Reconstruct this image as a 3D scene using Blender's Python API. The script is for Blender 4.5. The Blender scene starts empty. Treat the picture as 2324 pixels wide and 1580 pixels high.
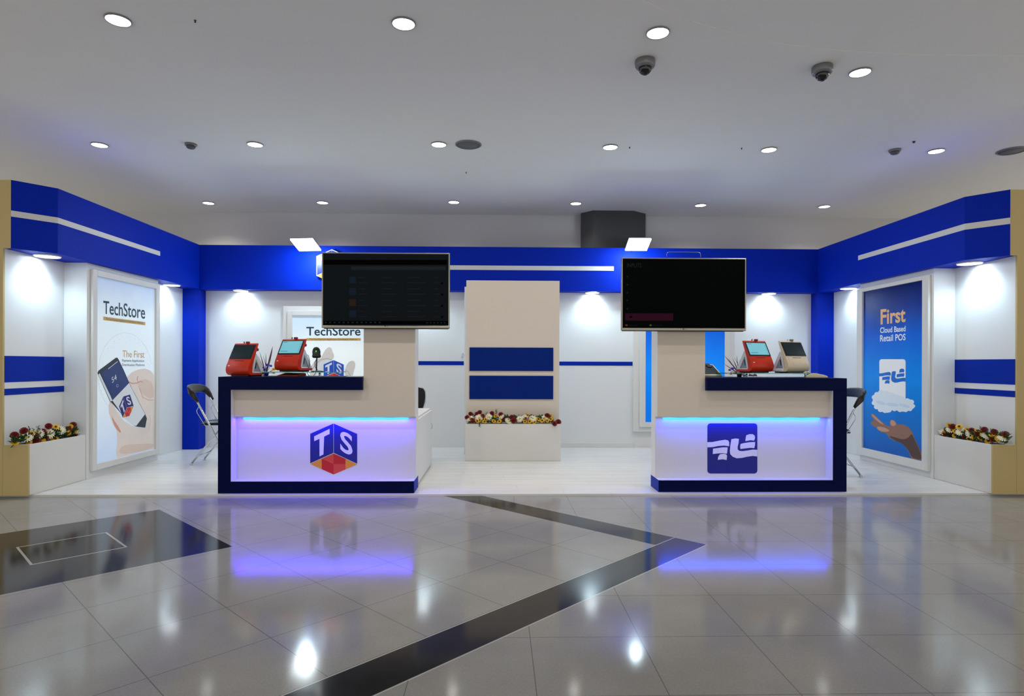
import bpy, bmesh, math, random
from mathutils import Vector, Matrix
R = math.radians
random.seed(7)
sc = bpy.context.scene
col = sc.collection

# ------------------------------------------------------------------ camera
F, H, TH, RHO, CX, CY = 1400.0, 1.23, R(1.3), 0.003, 1162.0, 826.0
cam_d = bpy.data.cameras.new('camera'); cam = bpy.data.objects.new('camera', cam_d); col.objects.link(cam)
fw = Vector((math.sin(TH), math.cos(TH), 0)); rt = Vector((math.cos(TH), -math.sin(TH), 0)); up = Vector((0, 0, 1))
cr = rt*math.cos(RHO)+up*math.sin(RHO); cu = up*math.cos(RHO)-rt*math.sin(RHO)
cam.matrix_world = Matrix(((cr.x, cu.x, -fw.x, 0), (cr.y, cu.y, -fw.y, 0), (cr.z, cu.z, -fw.z, H), (0, 0, 0, 1)))
cam_d.sensor_width = 36; cam_d.lens = F/2324*36; cam_d.shift_y = 36/2324
cam_d.clip_start = 0.05; cam_d.clip_end = 100
sc.camera = cam

# ------------------------------------------------------------------ world, exposure
w = bpy.data.worlds.new('world'); sc.world = w; w.use_nodes = True
w.node_tree.nodes['Background'].inputs[0].default_value = (1.0, 0.94, 0.84, 1)
w.node_tree.nodes['Background'].inputs[1].default_value = 0.95
sc.view_settings.view_transform = 'Standard'; sc.view_settings.look = 'None'
sc.view_settings.gamma = 1; sc.view_settings.exposure = 0.08; sc.view_settings.use_curve_mapping = False
MALL = 70.0         # power of one mall downlight
WARM = (1.0, 0.92, 0.80); COOL = (0.62, 0.86, 1.0)
BOOTH = 24.0

# ------------------------------------------------------------------ pixel -> place
def ray(u, v):
    du, dv = u-CX, v-CY
    a = (du*math.cos(RHO)+dv*math.sin(RHO))/F; b = -(-du*math.sin(RHO)+dv*math.cos(RHO))/F
    return Vector((a*math.cos(TH)+math.sin(TH), -a*math.sin(TH)+math.cos(TH), b))
def onY(u, v, Y):
    d = ray(u, v); t = Y/d.y; return Vector((d.x*t, Y, H+d.z*t))
def onX(u, v, X):
    d = ray(u, v); t = X/d.x; return Vector((X, d.y*t, H+d.z*t))
def onZ(u, v, Z):
    d = ray(u, v); t = (Z-H)/d.z; return Vector((d.x*t, d.y*t, Z))

# ------------------------------------------------------------------ materials
def lin(c):
    c = c/255; return c/12.92 if c <= .04045 else ((c+.055)/1.055)**2.4
def rgb(r, g, b): return (lin(r), lin(g), lin(b), 1)
MATS = {}
def mat(name, c, rough=.5, metal=0, emit=None, es=0, noise=0, nscale=8, bump=0, spec=.5, trans=0, coat=0, ior=1.45):
    if name in MATS: return MATS[name]
    m = bpy.data.materials.new(name); m.use_nodes = True; MATS[name] = m
    nt = m.node_tree; p = nt.nodes['Principled BSDF']
    c = rgb(*c)
    p.inputs['Base Color'].default_value = c
    p.inputs['Roughness'].default_value = rough; p.inputs['Metallic'].default_value = metal
    p.inputs['Specular IOR Level'].default_value = spec; p.inputs['IOR'].default_value = ior
    p.inputs['Transmission Weight'].default_value = trans; p.inputs['Coat Weight'].default_value = coat
    if emit: p.inputs['Emission Color'].default_value = rgb(*emit); p.inputs['Emission Strength'].default_value = es
    if noise or bump:
        tc = nt.nodes.new('ShaderNodeTexCoord'); n = nt.nodes.new('ShaderNodeTexNoise')
        n.inputs['Scale'].default_value = nscale; n.inputs['Detail'].default_value = 4
        nt.links.new(tc.outputs['Object'], n.inputs['Vector'])
        if noise:
            mx = nt.nodes.new('ShaderNodeMix'); mx.data_type = 'RGBA'
            mx.inputs[6].default_value = tuple(max(0, x*(1-noise)) for x in c[:3])+(1,)
            mx.inputs[7].default_value = tuple(min(1, x*(1+noise)) for x in c[:3])+(1,)
            nt.links.new(n.outputs['Fac'], mx.inputs[0]); nt.links.new(mx.outputs[2], p.inputs['Base Color'])
        if bump:
            b = nt.nodes.new('ShaderNodeBump'); b.inputs['Strength'].default_value = bump; b.inputs['Distance'].default_value = .002
            nt.links.new(n.outputs['Fac'], b.inputs['Height']); nt.links.new(b.outputs['Normal'], p.inputs['Normal'])
    return m
class NT:            # tiny expression builder on a node tree
    def __init__(s, nt): s.nt = nt
    def m(s, op, a, b=0.0, c=None):
        n = s.nt.nodes.new('ShaderNodeMath'); n.operation = op
        for i, x in enumerate((a, b) if c is None else (a, b, c)):
            if isinstance(x, (int, float)): n.inputs[i].default_value = x
            else: s.nt.links.new(x, n.inputs[i])
        return n.outputs[0]
    def mix(s, f, a, b):
        n = s.nt.nodes.new('ShaderNodeMix'); n.data_type = 'RGBA'
        if isinstance(f, (int, float)): n.inputs[0].default_value = f
        else: s.nt.links.new(f, n.inputs[0])
        for i, x in ((6, a), (7, b)):
            if isinstance(x, tuple): n.inputs[i].default_value = x
            else: s.nt.links.new(x, n.inputs[i])
        return n.outputs[2]
    def xyz(s, kind='Object'):
        t = s.nt.nodes.new('ShaderNodeTexCoord'); p = s.nt.nodes.new('ShaderNodeSeparateXYZ')
        s.nt.links.new(t.outputs[kind], p.inputs[0]); return t.outputs[kind], p.outputs[0], p.outputs[1], p.outputs[2]
    def noise(s, vec, scale, detail=4, stretch=None):
        if stretch:
            mp = s.nt.nodes.new('ShaderNodeMapping'); mp.inputs['Scale'].default_value = stretch
            s.nt.links.new(vec, mp.inputs[0]); vec = mp.outputs[0]
        n = s.nt.nodes.new('ShaderNodeTexNoise'); n.inputs['Scale'].default_value = scale; n.inputs['Detail'].default_value = detail
        s.nt.links.new(vec, n.inputs['Vector']); return n.outputs['Fac']
    def line(s, x, period, width, phase=0.0):   # 1 on joints
        f = s.m('FRACT', s.m('DIVIDE', s.m('SUBTRACT', x, phase), period))
        f = s.m('ABSOLUTE', s.m('SUBTRACT', f, .5))
        return s.m('GREATER_THAN', f, .5-width/period/2)
def newmat(name):
    m = bpy.data.materials.new(name); m.use_nodes = True; MATS[name] = m
    return m, NT(m.node_tree), m.node_tree.nodes['Principled BSDF']

white = mat('white laminate', (216, 216, 214), .42, noise=.015, nscale=3)
whiteb = mat('white painted board', (222, 224, 226), .45, noise=.015, nscale=2)
cream = mat('off white board', (212, 203, 192), .5, noise=.02, nscale=3)
tan = mat('khaki painted board', (190, 170, 118), .6, noise=.02, nscale=2)
blue = mat('royal blue paint', (0, 38, 172), .55, noise=.04, nscale=2, spec=.1)
navy = mat('royal blue painted dim', (0, 11, 58), .5, noise=.04, nscale=3, spec=.08)  # counter frames: royal blue with the dim warm front light painted in
stripew = mat('white stripe vinyl', (214, 214, 212), .5)
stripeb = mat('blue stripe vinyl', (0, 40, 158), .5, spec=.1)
chrome = mat('chrome', (200, 204, 208), .14, 1)
steel = mat('brushed steel', (170, 172, 172), .32, 1, noise=.05, nscale=40)
tvframe = mat('silver tv bezel', (150, 148, 138), .3, .9)
blackp = mat('black plastic', (14, 15, 17), .35)
leather = mat('black leatherette', (16, 18, 20), .3, bump=.4, nscale=90)
redp = mat('red plastic', (196, 44, 12), .38, spec=.45)
redp2 = mat('pink red plastic side', (190, 52, 48), .4)
creamp = mat('cream plastic', (206, 194, 174), .38)
greyp = mat('pale grey plastic', (216, 224, 236), .4)
glass = mat('green tinted glass', (110, 205, 180), .03, 0, trans=1, ior=1.5)
ledm = mat('blue led tape', (10, 40, 120), .4, emit=(70, 190, 255), es=1.6)
lampm = mat('glowing downlight diffuser', (255, 255, 255), .4, emit=(238, 250, 255), es=14)
lampw = mat('glowing ceiling lamp', (255, 255, 255), .4, emit=(255, 253, 250), es=14)
flood = mat('glowing flood lamp glass', (255, 255, 255), .4, emit=(245, 250, 255), es=16)
soil = mat('dark soil', (40, 30, 22), .9, noise=.3, nscale=40, bump=.8)

# mall floor: polished stone, joints and darker inlay
mfloor, N, P = newmat('polished grey granite floor')
vec, X, Y, Z = N.xyz()
a = N.m('ADD', X, Y); b = N.m('SUBTRACT', Y, X)
inside = N.m('MULTIPLY', N.m('LESS_THAN', a, 5.69), N.m('GREATER_THAN', b, 2.79))
core = N.m('MULTIPLY', N.m('LESS_THAN', a, 5.325), N.m('GREATER_THAN', b, 3.14))
band = N.m('SUBTRACT', inside, core)
j45 = N.m('MAXIMUM', N.line(a, .7071, .006, 1.09), N.line(b, .7071, .006, 5.27))
jax = N.m('MAXIMUM', N.line(X, .5, .004, 1.15), N.line(Y, .5, .004, 4.31))
joint = N.m('ADD', N.m('MULTIPLY', j45, core), N.m('MULTIPLY', jax, N.m('SUBTRACT', 1.0, inside)))
da = N.m('ABSOLUTE', N.m('SUBTRACT', a, 1.36)); db = N.m('ABSOLUTE', N.m('SUBTRACT', b, 7.11))
mx_ = N.m('MAXIMUM', da, db)
sq = N.m('LESS_THAN', mx_, 1.075)
rim = N.m('MULTIPLY', N.m('LESS_THAN', mx_, .372), N.m('GREATER_THAN', mx_, .352))
inner = N.m('LESS_THAN', mx_, .352)
edge = N.m('MAXIMUM', N.m('LESS_THAN', N.m('ABSOLUTE', N.m('SUBTRACT', b, 3.14)), .006), N.m('LESS_THAN', N.m('ABSOLUTE', N.m('SUBTRACT', b, 2.79)), .006))
edge = N.m('MULTIPLY', edge, N.m('LESS_THAN', a, 5.69))
n1 = N.noise(vec, 3.0, 5); n2 = N.noise(vec, 110, 5)
g = N.mix(n1, rgb(142, 142, 141), rgb(166, 166, 164))
g = N.mix(N.m('MULTIPLY', n2, .5), g, rgb(98, 98, 97))
dk = N.m('MAXIMUM', band, sq)
g = N.mix(dk, g, N.mix(n1, rgb(34, 34, 35), rgb(52, 52, 54)))
g = N.mix(N.m('MULTIPLY', inner, .8), g, rgb(26, 26, 28))
g = N.mix(N.m('MULTIPLY', joint, .55), g, rgb(56, 56, 58))
g = N.mix(N.m('MULTIPLY', N.m('MAXIMUM', rim, edge), .55), g, rgb(205, 205, 205))
N.nt.links.new(g, P.inputs['Base Color'])
P.inputs['Roughness'].default_value = .10; P.inputs['Specular IOR Level'].default_value = .3; P.inputs['IOR'].default_value = 1.38

# booth floor: whitewashed planks along x
mplank, N, P = newmat('whitewashed laminate planks')
vec, X, Y, Z = N.xyz()
row = N.m('FLOOR', N.m('DIVIDE', Y, .19))
shiftx = N.m('MULTIPLY', N.m('FRACT', N.m('MULTIPLY', row, .37)), 1.2)
xs = N.m('ADD', X, shiftx)
jj = N.m('MAXIMUM', N.line(Y, .19, .003), N.line(xs, 1.2, .003))
grain = N.noise(vec, 1.0, 6, (1.1, 15, 1))
tone = N.noise(vec, 1.0, 2, (.5, 5.26, 1))
c = N.mix(grain, rgb(196, 197, 198), rgb(236, 235, 233))
c = N.mix(N.m('MULTIPLY', tone, .35), c, rgb(198, 198, 198))
c = N.mix(N.m('MULTIPLY', jj, .35), c, rgb(120, 118, 116))
N.nt.links.new(c, P.inputs['Base Color']); P.inputs['Roughness'].default_value = .24; P.inputs['Specular IOR Level'].default_value = .5

mceil = mat('matt ceiling paint', (222, 222, 218), .9, noise=.02, nscale=1.5)
mwall = mat('mall wall paint', (190, 190, 190), .85, noise=.03, nscale=1)
mpil = mat('dark pillar cladding', (58, 59, 62), .5, noise=.08, nscale=3)

# ------------------------------------------------------------------ mesh helpers
class MB:
    def __init__(s): s.v = []; s.f = []; s.mi = []; s.sm = []
    def add(s, vs, fs, mi=0, smooth=False):
        k = len(s.v); s.v += [Vector(v) for v in vs]
        for f in fs: s.f.append([k+i for i in f]); s.mi.append(mi); s.sm.append(smooth)
        return s
    def box(s, x0, x1, y0, y1, z0, z1, mi=0):
        if x0 > x1: x0, x1 = x1, x0
        v = [(x, y, z) for z in (z0, z1) for y in (y0, y1) for x in (x0, x1)]
        return s.add(v, [(0, 2, 3, 1), (4, 5, 7, 6), (0, 1, 5, 4), (2, 6, 7, 3), (0, 4, 6, 2), (1, 3, 7, 5)], mi)
    def prism(s, pts, d, mi=0, smooth=False):      # pts 3D polygon, extruded by d
        n = len(pts); d = Vector(d); p = [Vector(q) for q in pts]
        fs = [list(range(n))[::-1], list(range(n, 2*n))]
        s.add(p+[q+d for q in p], fs, mi)
        k = len(s.v)-2*n
        for i in range(n): s.f.append([k+i, k+(i+1) % n, k+n+(i+1) % n, k+n+i]); s.mi.append(mi); s.sm.append(smooth)
        return s
    def tube(s, path, r, seg=10, mi=0, closed=False):
        path = [Vector(p) for p in path]; n = len(path)
        rr = r if isinstance(r, (list, tuple)) else [r]*n
        prev = None; rings = []
        for i, p in enumerate(path):
            t = ((path[(i+1) % n]-path[i-1]) if closed else path[min(i+1, n-1)]-path[max(i-1, 0)]).normalized()
            if prev is None:
                a = Vector((0, 0, 1)) if abs(t.z) < .9 else Vector((1, 0, 0)); u = t.cross(a).normalized()
            else: u = (prev-t*prev.dot(t)).normalized()
            prev = u; v = t.cross(u)
            rings.append([p+(u*math.cos(2*math.pi*k/seg)+v*math.sin(2*math.pi*k/seg))*rr[i] for k in range(seg)])
        vs = [q for rg in rings for q in rg]; fs = []
        for i in range(n if closed else n-1):
            j = (i+1) % n
            for k in range(seg): fs.append((i*seg+k, i*seg+(k+1) % seg, j*seg+(k+1) % seg, j*seg+k))
        if not closed: fs += [tuple(range(seg))[::-1], tuple((n-1)*seg+k for k in range(seg))]
        return s.add(vs, fs, mi, True)
    def lathe(s, prof, c=(0, 0, 0), seg=24, mi=0, smooth=True):   # prof (r,z)
        c = Vector(c); vs = []; fs = []
        for r, z in prof:
            for k in range(seg):
                a_ = 2*math.pi*k/seg; vs.append(c+Vector((r*math.cos(a_), r*math.sin(a_), z)))
        for i in range(len(prof)-1):
            for k in range(seg): fs.append((i*seg+k, i*seg+(k+1) % seg, (i+1)*seg+(k+1) % seg, (i+1)*seg+k))
        fs += [tuple(range(seg))[::-1], tuple((len(prof)-1)*seg+k for k in range(seg))]
        return s.add(vs, fs, mi, smooth)
    def grid(s, fn, nu, nv, mi=0, smooth=True, th=None):
        vs = [fn(i/nu, j/nv) for j in range(nv+1) for i in range(nu+1)]
        fs = [(j*(nu+1)+i, j*(nu+1)+i+1, (j+1)*(nu+1)+i+1, (j+1)*(nu+1)+i) for j in range(nv) for i in range(nu)]
        return s.add(vs, fs, mi, smooth)
    def xf(s, M):
        s.v = [M @ v for v in s.v]; return s
def obj(name, mb, m, parent=None, world=True, bevel=0, solid=0):
    off = Vector(parent.location) if (parent is not None and world) else Vector()
    if parent is not None and world and parent.parent is not None: off = off+parent.parent.location
    me = bpy.data.meshes.new(name); me.from_pydata([tuple(v-off) for v in mb.v], [], mb.f)
    for mm in (m if isinstance(m, (list, tuple)) else [m]): me.materials.append(mm)
    for p, i, q in zip(me.polygons, mb.mi, mb.sm): p.material_index = i; p.use_smooth = q
    bm = bmesh.new(); bm.from_mesh(me); bmesh.ops.recalc_face_normals(bm, faces=bm.faces); bm.to_mesh(me); bm.free()
    o = bpy.data.objects.new(name, me); col.objects.link(o)
    if parent is not None: o.parent = parent
    if bevel:
        b_ = o.modifiers.new('bevel', 'BEVEL'); b_.width = bevel; b_.segments = 2; b_.limit_method = 'ANGLE'; b_.angle_limit = R(40)
    if solid:
        b_ = o.modifiers.new('solid', 'SOLIDIFY'); b_.thickness = solid; b_.offset = 0
    return o
def empty(name, loc=(0, 0, 0), rz=0):
    o = bpy.data.objects.new(name, None); col.objects.link(o); o.location = loc; o.rotation_euler.z = rz
    o.empty_display_size = .1; return o
def tag(o, label=None, cat=None, group=None, kind=None):
    if label: o['label'] = label
    if cat: o['category'] = cat
    if group: o['group'] = group
    if kind: o['kind'] = kind
    return o
def struct(name, mb, m, label=None, bevel=0, parent=None):
    o = obj(name, mb, m, parent, bevel=bevel)
    if parent is None: tag(o, label, None, None, 'structure')
    return o
def tree(o): return [o]+[d for c in o.children for d in tree(c)]
def copy_tree(o, parent=None):
    c = o.copy(); col.objects.link(c); c.parent = parent
    for ch in list(o.children): copy_tree(ch, c)
    return c
def light(name, kind, loc, power, color, parent=None, size=.05, rot=None, cone=None, blend=.5, sx=None, sy=None):
    d = bpy.data.lights.new(name, kind); d.energy = power; d.color = color
    if kind == 'SPOT': d.spot_size = R(cone); d.spot_blend = blend; d.shadow_soft_size = size
    elif kind == 'AREA': d.shape = 'RECTANGLE'; d.size = sx; d.size_y = sy
    else: d.shadow_soft_size = size
    o = bpy.data.objects.new(name, d); col.objects.link(o)
    if parent is not None: o.parent = parent; o.location = Vector(loc)-parent.location
    else: o.location = loc
    if rot: o.rotation_euler = rot
    return o
_txt = {}
def text_shape(s, offset=0.0):
    k = (s, offset)
    if k not in _txt:
        cu_ = bpy.data.curves.new('t', 'FONT'); cu_.body = s; cu_.size = 1; cu_.offset = offset; cu_.resolution_u = 4
        to = bpy.data.objects.new('t', cu_); col.objects.link(to)
        bpy.context.view_layer.update()
        me = bpy.data.meshes.new_from_object(to)
        vs = [v.co.copy() for v in me.vertices]; fs = [list(p.vertices) for p in me.polygons]
        bpy.data.objects.remove(to); bpy.data.curves.remove(cu_); bpy.data.meshes.remove(me)
        x0 = min(v.x for v in vs); x1 = max(v.x for v in vs)
        b0 = text_base(offset) if s not in ('S', 'T') else min(v.y for v in vs); 
        y0 = -.0+min(0, min(v.y for v in vs)) if s in ('S', 'T') else 0.0
        y1 = max(v.y for v in vs)
        _txt[k] = ([((v.x-x0)/(x1-x0), (v.y-y0)/(y1-y0)) for v in vs], fs)
    return _txt[k]
def text_base(o): return 0.0
def put(mb, proj, uv, fs, bl, br, tl, lift, mi=0):      # affine pixel frame -> surface
    vs = []
    for u, v in uv:
        px = bl[0]+(br[0]-bl[0])*u+(tl[0]-bl[0])*v; py = bl[1]+(br[1]-bl[1])*u+(tl[1]-bl[1])*v
        vs.append(proj(px, py)+lift)
    mb.add(vs, fs, mi)
def text(mb, proj, s, bl, br, tl, lift, mi=0, offset=0.0):
    uv, fs = text_shape(s, offset); put(mb, proj, uv, fs, bl, br, tl, lift, mi)
def poly(mb, proj, pts, lift, mi=0):
    mb.add([proj(*p)+lift for p in pts], [list(range(len(pts)))], mi)
def stroke(mb, proj, pts, wd, lift, mi=0):
    L = []; Rr = []
    for i, p in enumerate(pts):
        q0 = pts[max(i-1, 0)]; q1 = pts[min(i+1, len(pts)-1)]
        dx, dy = q1[0]-q0[0], q1[1]-q0[1]; l = math.hypot(dx, dy) or 1
        L.append((p[0]-dy/l*wd/2, p[1]+dx/l*wd/2)); Rr.append((p[0]+dy/l*wd/2, p[1]-dx/l*wd/2))
    for i in range(len(pts)-1): poly(mb, proj, [L[i], L[i+1], Rr[i+1], Rr[i]], lift, mi)
def smooth_poly(pts, n=2):
    for _ in range(n):
        q = []
        for i in range(len(pts)):
            a_, b_ = pts[i], pts[(i+1) % len(pts)]
            q += [(a_[0]*.75+b_[0]*.25, a_[1]*.75+b_[1]*.25), (a_[0]*.25+b_[0]*.75, a_[1]*.25+b_[1]*.75)]
        pts = q
    return pts
def ellipse(cx, cy, rx, ry, n=20, rot=0):
    return [(cx+rx*math.cos(t)*math.cos(rot)-ry*math.sin(t)*math.sin(rot), cy+rx*math.cos(t)*math.sin(rot)+ry*math.sin(t)*math.cos(rot)) for t in [2*math.pi*i/n for i in range(n)]]
def crop(ox, oy, s): return lambda pts: [(ox+x/s, oy+y/s) for x, y in pts]

# logo: a cube seen corner-on with the letters T and S
LOGO_M = [mat('logo navy', (8, 22, 120), .4), mat('logo orange', (226, 150, 48), .45), mat('logo light red', (214, 70, 52), .45),
          mat('logo red', (196, 28, 30), .45), mat('logo white', (226, 226, 240), .45)]
def cube_logo(mb, proj, top, a_, b_, lift, base=0, faces=None):     # unit frame is the counter logo in pixels
    def T(x, y): return (top[0]+a_[0]*x+b_[0]*y, top[1]+a_[1]*x+b_[1]*y)
    n = lift.normalized()*.0006
    def pl(pts, m, k=0): poly(mb, proj, [T(*p) for p in pts], lift+n*k, base+m)
    g = .5
    pl([(-53, 23), (-g, 0), (-g, 66.5), (-53, 90)], 0)
    pl([(g, 0), (53.5, 23.5), (53.5, 91), (g, 66.5)], 0)
    c_ = (0, 68); l_ = (-53, 91.5); r_ = (53.5, 92.5); bt = (0, 115.5)
    lm = (-27, 80); lb = (-27, 103.5); rm = (27, 80); rb = (27, 104); mid = (0, 92)
    pl([l_, lm, lb], 1); pl([r_, rm, rb], 1)
    pl([c_, lm, mid], 2); pl([lm, lb, mid], 3); pl([c_, rm, (27, 92), mid], 3); pl([mid, (27, 92), rb], 2)
    pl([lb, mid, bt], 3); pl([mid, rb, bt], 2)
    pl([(-44, 29), (-9, 12), (-9, 23.5), (-21.5, 29.5), (-23, 70), (-32, 74.5), (-32, 34.5), (-44, 40)], 4, 1)
    uv, fs = text_shape('S', .02)
    put(mb, proj, uv, fs, T(15, 62), T(43, 75), T(15, 14), lift+n, base+4)
WAVES = [[(652, 1042), (700, 1040), (760, 1028), (810, 1020), (838, 1025), (848, 1042), (848, 1078), (800, 1072), (750, 1076), (700, 1086), (652, 1088)],
         [(703, 1100), (740, 1095), (790, 1088), (834, 1088), (832, 1115), (828, 1145), (790, 1140), (740, 1143), (701, 1148)],
         [(765, 1150), (800, 1145), (822, 1150), (829, 1165), (825, 1202), (790, 1195), (746, 1200), (750, 1172)],
         [(868, 1015), (905, 1008), (935, 1012), (932, 1050), (923, 1085), (925, 1108), (940, 1120), (970, 1122), (1020, 1115), (1060, 1108), (1100, 1110), (1100, 1170), (1060, 1165), (1010, 1172), (960, 1183), (915, 1186), (880, 1172), (858, 1150), (854, 1120), (860, 1060)],
         [(950, 1058), (980, 1050), (1030, 1042), (1080, 1040), (1080, 1065), (1073, 1095), (1040, 1092), (990, 1098), (950, 1103), (946, 1085)],
         [(1001, 980), (1030, 970), (1060, 970), (1078, 985), (1079, 1010), (1070, 1028), (1040, 1024), (993, 1033), (996, 1005)]]
def rounded(x0, y0, x1, y1, r, n=5):
    p = []
    for cx_, cy_, a0 in ((x1-r, y0+r, -90), (x1-r, y1-r, 0), (x0+r, y1-r, 90), (x0+r, y0+r, 180)):
        for i in range(n+1): t = R(a0+90*i/n); p.append((cx_+r*math.cos(t), cy_+r*math.sin(t)))
    return p

# ================================================================== STRUCTURE
XC = 0.2                                   # booth axis
ZT, ZB = 2.91, 2.28                        # fascia top and bottom
YB = 8.87; YW = 9.07; YF = 5.83            # back fascia face, back wall, platform front
HF, HP, HR, HN = 4.45, 4.52, 4.68, 4.755   # half widths: fascia, poster block, recessed wall, niche wall
ZM = -.018                                 # mall floor
CEIL = 3.63

struct('floor', MB().box(-8, 8, -1.5, 10.2, ZM-.1, ZM), mfloor, 'polished grey granite mall floor with dark inlaid bands')
# ceiling with a shallow raised part near the right
curve = [(1380, -60), (1450, -2), (1550, 42), (1650, 72), (1750, 95), (1850, 110), (1960, 119), (2080, 124), (2200, 126), (2324, 126), (2500, 128)]
for _ in range(2):       # round the curve off
    curve = [curve[0]]+[q for a_, b_ in zip(curve, curve[1:]) for q in ((a_[0]*.75+b_[0]*.25, a_[1]*.75+b_[1]*.25), (a_[0]*.25+b_[0]*.75, a_[1]*.25+b_[1]*.75))]+[curve[-1]]
cp = [onZ(u, v, CEIL) for u, v in curve]
main = [Vector((-10, -3, CEIL)), Vector((cp[0].x-1.4, -3, CEIL))]+cp+[Vector((10, cp[-1].y, CEIL)), Vector((10, 10.2, CEIL)), Vector((-10, 10.2, CEIL))]
cm = MB().prism(main, (0, 0, .2)); cm.box(-2, 10, -3, 8, CEIL+.0025, CEIL+.2)
struct('ceiling', cm, mceil, 'matt grey mall ceiling with recessed lamps')
struct('wall_back', MB().box(-10, 10, 9.95, 10.1, ZM, CEIL), mwall, 'grey mall wall behind the booth')
# mall pillar with chamfered corners
pp = [(onY(1318, 500, 9.95).x, 9.95), (onY(1318, 500, 9.8).x, 9.78), (onY(1346, 500, 9.6).x, 9.6), (onY(1438, 500, 9.6).x, 9.6), (onY(1465, 500, 9.78).x, 9.78), (onY(1465, 500, 9.95).x, 9.95)]
struct('wall_pillar', MB().prism([(x, y, ZM) for x, y in pp], (0, 0, CEIL-ZM)), mpil, 'dark chamfered mall pillar against the far wall')
# booth platform
struct('floor_booth', MB().box(XC-5.3, XC+5.3, YF, 9.3, ZM, 0), mplank, 'low booth platform covered in whitewashed planks')
# booth back wall
bw = MB().box(XC-4.8, XC+4.8, YW, YW+.08, 0, ZB+.02)
wb = struct('wall_booth_back', bw, whiteb, 'white back wall of the booth')
for x0, x1 in ((onY(953, 0, YW).x-1.9, onY(1055, 0, YW).x), (onY(1270, 0, YW).x, onY(1438, 0, YW).x)):
    struct('stripe', MB().box(max(x0, -1.6), x1, YW-.004, YW, onY(1200, 829.5, YW).z, onY(1200, 820.5, YW).z), stripeb, parent=wb)
struct('baseboard_back', MB().box(onY(1273, 0, YW).x, onY(1441, 0, YW).x, YW-.015, YW, 0, .07), white, 'low white skirting along the booth back wall', bevel=.003)
# side walls (white recessed part, poster block), mirrored
YBL = 7.94                                  # block end
def mir(s, x): return XC+s*x
for s, nm in ((-1, 'left'), (1, 'right')):
    m = MB()
    m.box(mir(s, HR), mir(s, HR+.12), YBL-.1, YW+.08, 0, ZB+.01)                # recessed wall
    m.box(mir(s, HP), mir(s, HR+.12), 6.58, YBL, 0, ZB)                       # poster block
    m.box(mir(s, HN), mir(s, HN+.12), 5.80, 6.6, 0, ZB+.01)                    # niche back
    wl = struct('wall_'+nm, m, whiteb, 'white %s side wall of the booth with a niche and a poster block' % nm, bevel=.002)
    for z0, z1 in ((1.045, 1.29), (.925, .985)):
        struct('stripe', MB().box(mir(s, HN-.004), mir(s, HN), 5.80, 6.578, z0, z1), stripeb, parent=wl)
    # fascia
    pts = [(mir(s, HF), YB), (mir(s, HF), 6.05), (mir(s, HF+.235), 5.78), (mir(s, HN+.0), 5.801), (mir(s, HN+.13), 5.801), (mir(s, HN+.13), YB+.2), (mir(s, HF), YB+.2)]
    fz = MB().prism([(x, y, ZB) for x, y in pts], (0, 0, ZT-ZB))
    fo = struct('trim_'+('1' if s < 0 else '3'), fz, blue, 'royal blue %s fascia with a white stripe' % nm)
    # stripe along the fascia
    zt_, zb_ = (onX(363, 571, mir(-1, HF)).z, onX(363, 581, mir(-1, HF)).z) if s < 0 else (onX(1948, 580.5, mir(1, HF)).z, onX(1948, 591, mir(1, HF)).z)
    ye = onX(363, 575, mir(-1, HF)).y if s < 0 else onX(1948, 585, mir(1, HF)).y
    q = [(mir(s, HF), ye), (mir(s, HF), 6.05), (mir(s, HF+.235), 5.78)]
    qo = [(mir(s, HF-.003), ye), (mir(s, HF-.003), 6.048), (mir(s, HF+.235-.003), 5.778)]
    st = MB()
    st.prism([(qo[0][0], qo[0][1], zb_), (qo[1][0], qo[1][1], zb_), (q[1][0], q[1][1], zb_), (q[0][0], q[0][1], zb_)], (0, 0, zt_-zb_))
    st.prism([(qo[1][0], qo[1][1], zb_), (qo[2][0], qo[2][1], zb_), (q[2][0], q[2][1], zb_), (q[1][0], q[1][1], zb_)], (0, 0, zt_-zb_))
    struct('stripe', st, stripew, parent=fo)
    # khaki end panel
    e = MB().box(mir(s, HN+.0), mir(s, HN+.55), 5.78, 5.80, 0, ZB)
    e.box(mir(s, HF+.236), mir(s, HN+.55), 5.78, 5.80, ZB, ZT)
    struct('trim_'+('5' if s < 0 else '6'), e, tan, 'khaki end panel at the %s edge of the booth' % nm)
    # blue corner post
    struct('trim_'+('7' if s < 0 else '8'), MB().box(mir(s, HF), mir(s, HR), YB-.01, YW, 0, ZB), blue, 'blue corner post in the %s back corner' % nm, bevel=.002)
bf = struct('trim_2', MB().box(mir(-1, HF), mir(1, HF), YB, YB+.2, ZB, ZT), blue, 'royal blue back fascia with a white stripe')
xl, xr = onY(1000, 608, YB).x, onY(1393, 608, YB).x
struct('stripe', MB().box(xl-.9, xr, YB-.004, YB, onY(1200, 613.5, YB).z, onY(1200, 603.5, YB).z), stripew, parent=bf)

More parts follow.
